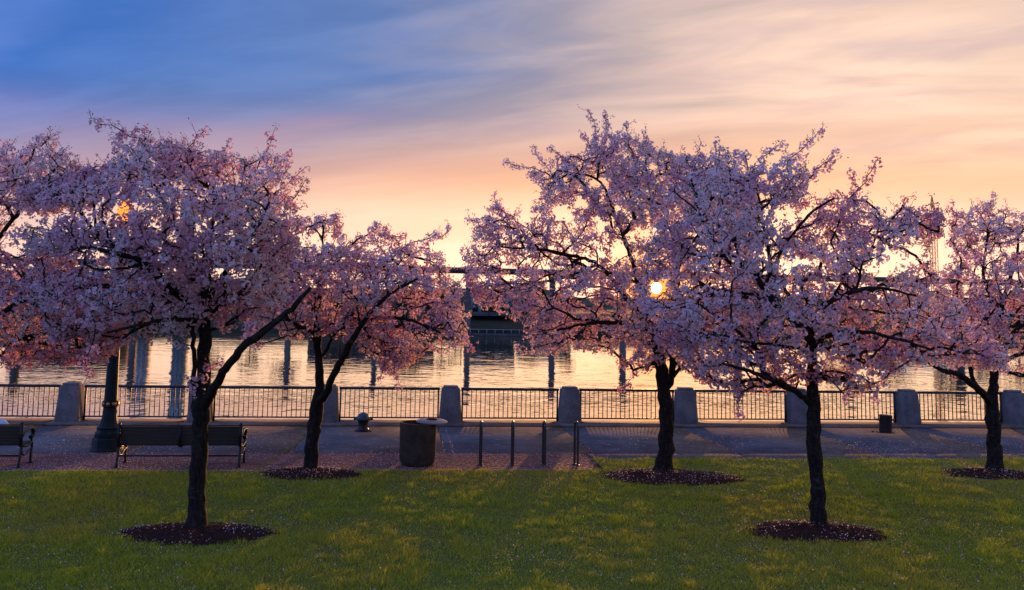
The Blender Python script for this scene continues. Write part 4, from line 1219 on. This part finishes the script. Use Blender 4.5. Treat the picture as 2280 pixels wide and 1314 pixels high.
def lawn_points(n, g, power=1.35, Ymin=9.6):
    """points on the lawn in view, denser near the camera"""
    out = []; tot = 0
    while tot < n:
        m_ = n; y = Ymin + (22.5 - Ymin) * g.random(m_) ** power; x = g.uniform(-1, 1, m_) * (y * .60 + 1.2)
        P = np.stack([x, y, np.zeros(m_)], 1); a, b_ = ab(P)
        edge = np.where(a < 2.86, -6.86, -5.53) + .07 * (vnoise(np.c_[a, a * 0, a * 0], 3.1, 71) - .5) + .06 * (vnoise(np.c_[a, a * 0, a * 0], 13., 72) - .5) + .06 * g.random(m_) ** 2
        ok = (b_ < edge) & ~in_beds(P, .90 + .10 * g.random(m_)); P = P[ok]; out.append(P); tot += len(P)
    return np.concatenate(out)[:n]


g = np.random.default_rng(77)
GP = lawn_points(360000, g)
n = len(GP)
cl = .45 * vnoise(GP, 1.6, 3) + .55 * vnoise(GP, 4.6, 4); c2 = vnoise(GP, .45, 9)
hgt = (.028 + .042 * np.clip((cl - .30) / .4, 0, 1) ** 1.5) * g.uniform(.6, 1.25, n)
tuft = vnoise(GP, 7.5, 14) > .80; hgt[tuft] *= 1.6
an = g.uniform(0, 6.283, n); lean = g.uniform(.3, 1.3, n) * hgt; la = g.uniform(0, 6.283, n)
wd = g.uniform(.0028, .0052, n) * (1 + .03 * GP[:, 1])
sx, sy = np.cos(an) * wd, np.sin(an) * wd
b0 = GP + np.stack([sx, sy, np.zeros(n)], 1); b1 = GP - np.stack([sx, sy, np.zeros(n)], 1); tp = GP + np.stack([np.cos(la) * lean, np.sin(la) * lean, hgt], 1)
V = np.stack([b0, b1, tp], 1).reshape(-1, 3)
gc = np.array([(.330, .420, .032), (.420, .460, .042), (.500, .470, .058), (.220, .360, .032)])[g.integers(0, 4, n)]
dry = np.clip((c2 - .42) * 3.2, 0, 1)[:, None] * g.uniform(.3, 1, (n, 1))
gc = gc * (1 - dry * .38) + np.array([.58, .40, .08]) * dry * .38
gc *= g.uniform(.7, 1.25, (n, 1))
gr = link(bpy.data.objects.new('grass', np_mesh('grass', V, np.arange(3 * n).reshape(-1, 3), M_grass, {'tint': np.repeat(gc, 3, 0)})))
tag(gr, 'short green grass blades of the lawn', 'grass', kind='stuff')

PL = lawn_points(16000, g, 1.1)
dn = vnoise(PL, .8, 21) * .6 + vnoise(PL, 2.5, 22) * .4
PL = PL[dn > g.uniform(.25, .75, len(PL))]; PL[:, 2] = g.uniform(.012, .05, len(PL))
near = []
for x, y, ra, rb in bed_ell:                      # petals drifted round the beds
    th_ = g.uniform(0, 6.283, 900); rr = 1.0 + np.abs(g.normal(size=900)) * .9; near.append(np.c_[x + ra * rr * np.cos(th_), y + rb * rr * np.sin(th_) * 1.3, g.uniform(.015, .05, 900)])
near = np.concatenate(near); na_, nb_ = ab(near); near = near[nb_ < np.where(na_ < 2.86, -6.9, -5.6)]
near = near[vnoise(near, 2.2, 61) > g.uniform(.3, .7, len(near))]; PL = np.concatenate([PL, near])
a_, b_ = g.uniform(-13, 2.85, 20000), -6.85 + 2.15 * g.random(20000) ** 1.9
PBk = FO[None] + a_[:, None] * E1 + b_[:, None] * E2; PBk = np.c_[PBk, g.uniform(.004, .010, len(PBk))]
dn = vnoise(PBk, 1.1, 31) * .5 + vnoise(PBk, 3.6, 32) * .5; PBk = PBk[dn > g.uniform(.22, .62, len(PBk))]
a_, b_ = g.uniform(-14, 20, 9000), -.4 - 5.1 * g.random(9000) ** .55
PAs = FO[None] + a_[:, None] * E1 + b_[:, None] * E2; PAs = np.c_[PAs, g.uniform(.004, .009, len(PAs))]
dn = vnoise(PAs, .7, 33); PAs = PAs[dn > g.uniform(.2, .8, len(PAs))]
# moss grown along one diagonal joint
ms = MB(); gm = np.random.default_rng(5)
for q in range(90):
    t = q / 90; a = -4.17 + .62 * t + gm.normal() * .008; bb = -7.0 + 6.2 * t; w_ = gm.uniform(.012, .034); z_ = gm.uniform(.006, .016)
    l0 = [wp(a + w_ * math.cos(k_), bb + .045 * math.sin(k_), .001) for k_ in np.arange(6) * 1.047]
    ms.frustum([l0, [Vector((v.x * .6 + wp(a, bb).x * .4, v.y * .6 + wp(a, bb).y * .4, z_)) for v in l0]])
mo = ms.build('moss', mat('moss', mottled((.10, .12, .02), (.17, .16, .03), 30, .95)), prom); mo['kind'] = 'stuff'; mo['label'] = 'yellow-green moss along a paving joint'
# petals that gathered in the slab joints
jp = []
for j in JOINTS:
    for s_ in ((-.2, 0, .2) if abs(j + .35) < .1 else (0,)):
        m_ = 110; jp.append(np.c_[j + s_ + g.normal(size=m_) * .012, g.uniform(-6.8, -.6, m_)])
jp = np.concatenate(jp); jp = jp[(jp[:, 0] < 2.8) | (jp[:, 1] > -5.5)]
PJ = FO[None] + jp[:, :1] * E1 + jp[:, 1:] * E2; PJ = np.c_[PJ, g.uniform(.003, .008, len(PJ))]
fp = link(bpy.data.objects.new('lawn_petals', petals_mesh('lawn_petals', PL, g, .006, .013, .6, .85))); tag(fp, 'pale petals scattered over the lawn', 'petals', kind='stuff')
fp = link(bpy.data.objects.new('paving_petals', petals_mesh('paving_petals', np.concatenate([PBk, PAs, PJ]), g, .006, .013, .8, .78))); tag(fp, 'pink petals drifted over the paving', 'petals', kind='stuff')
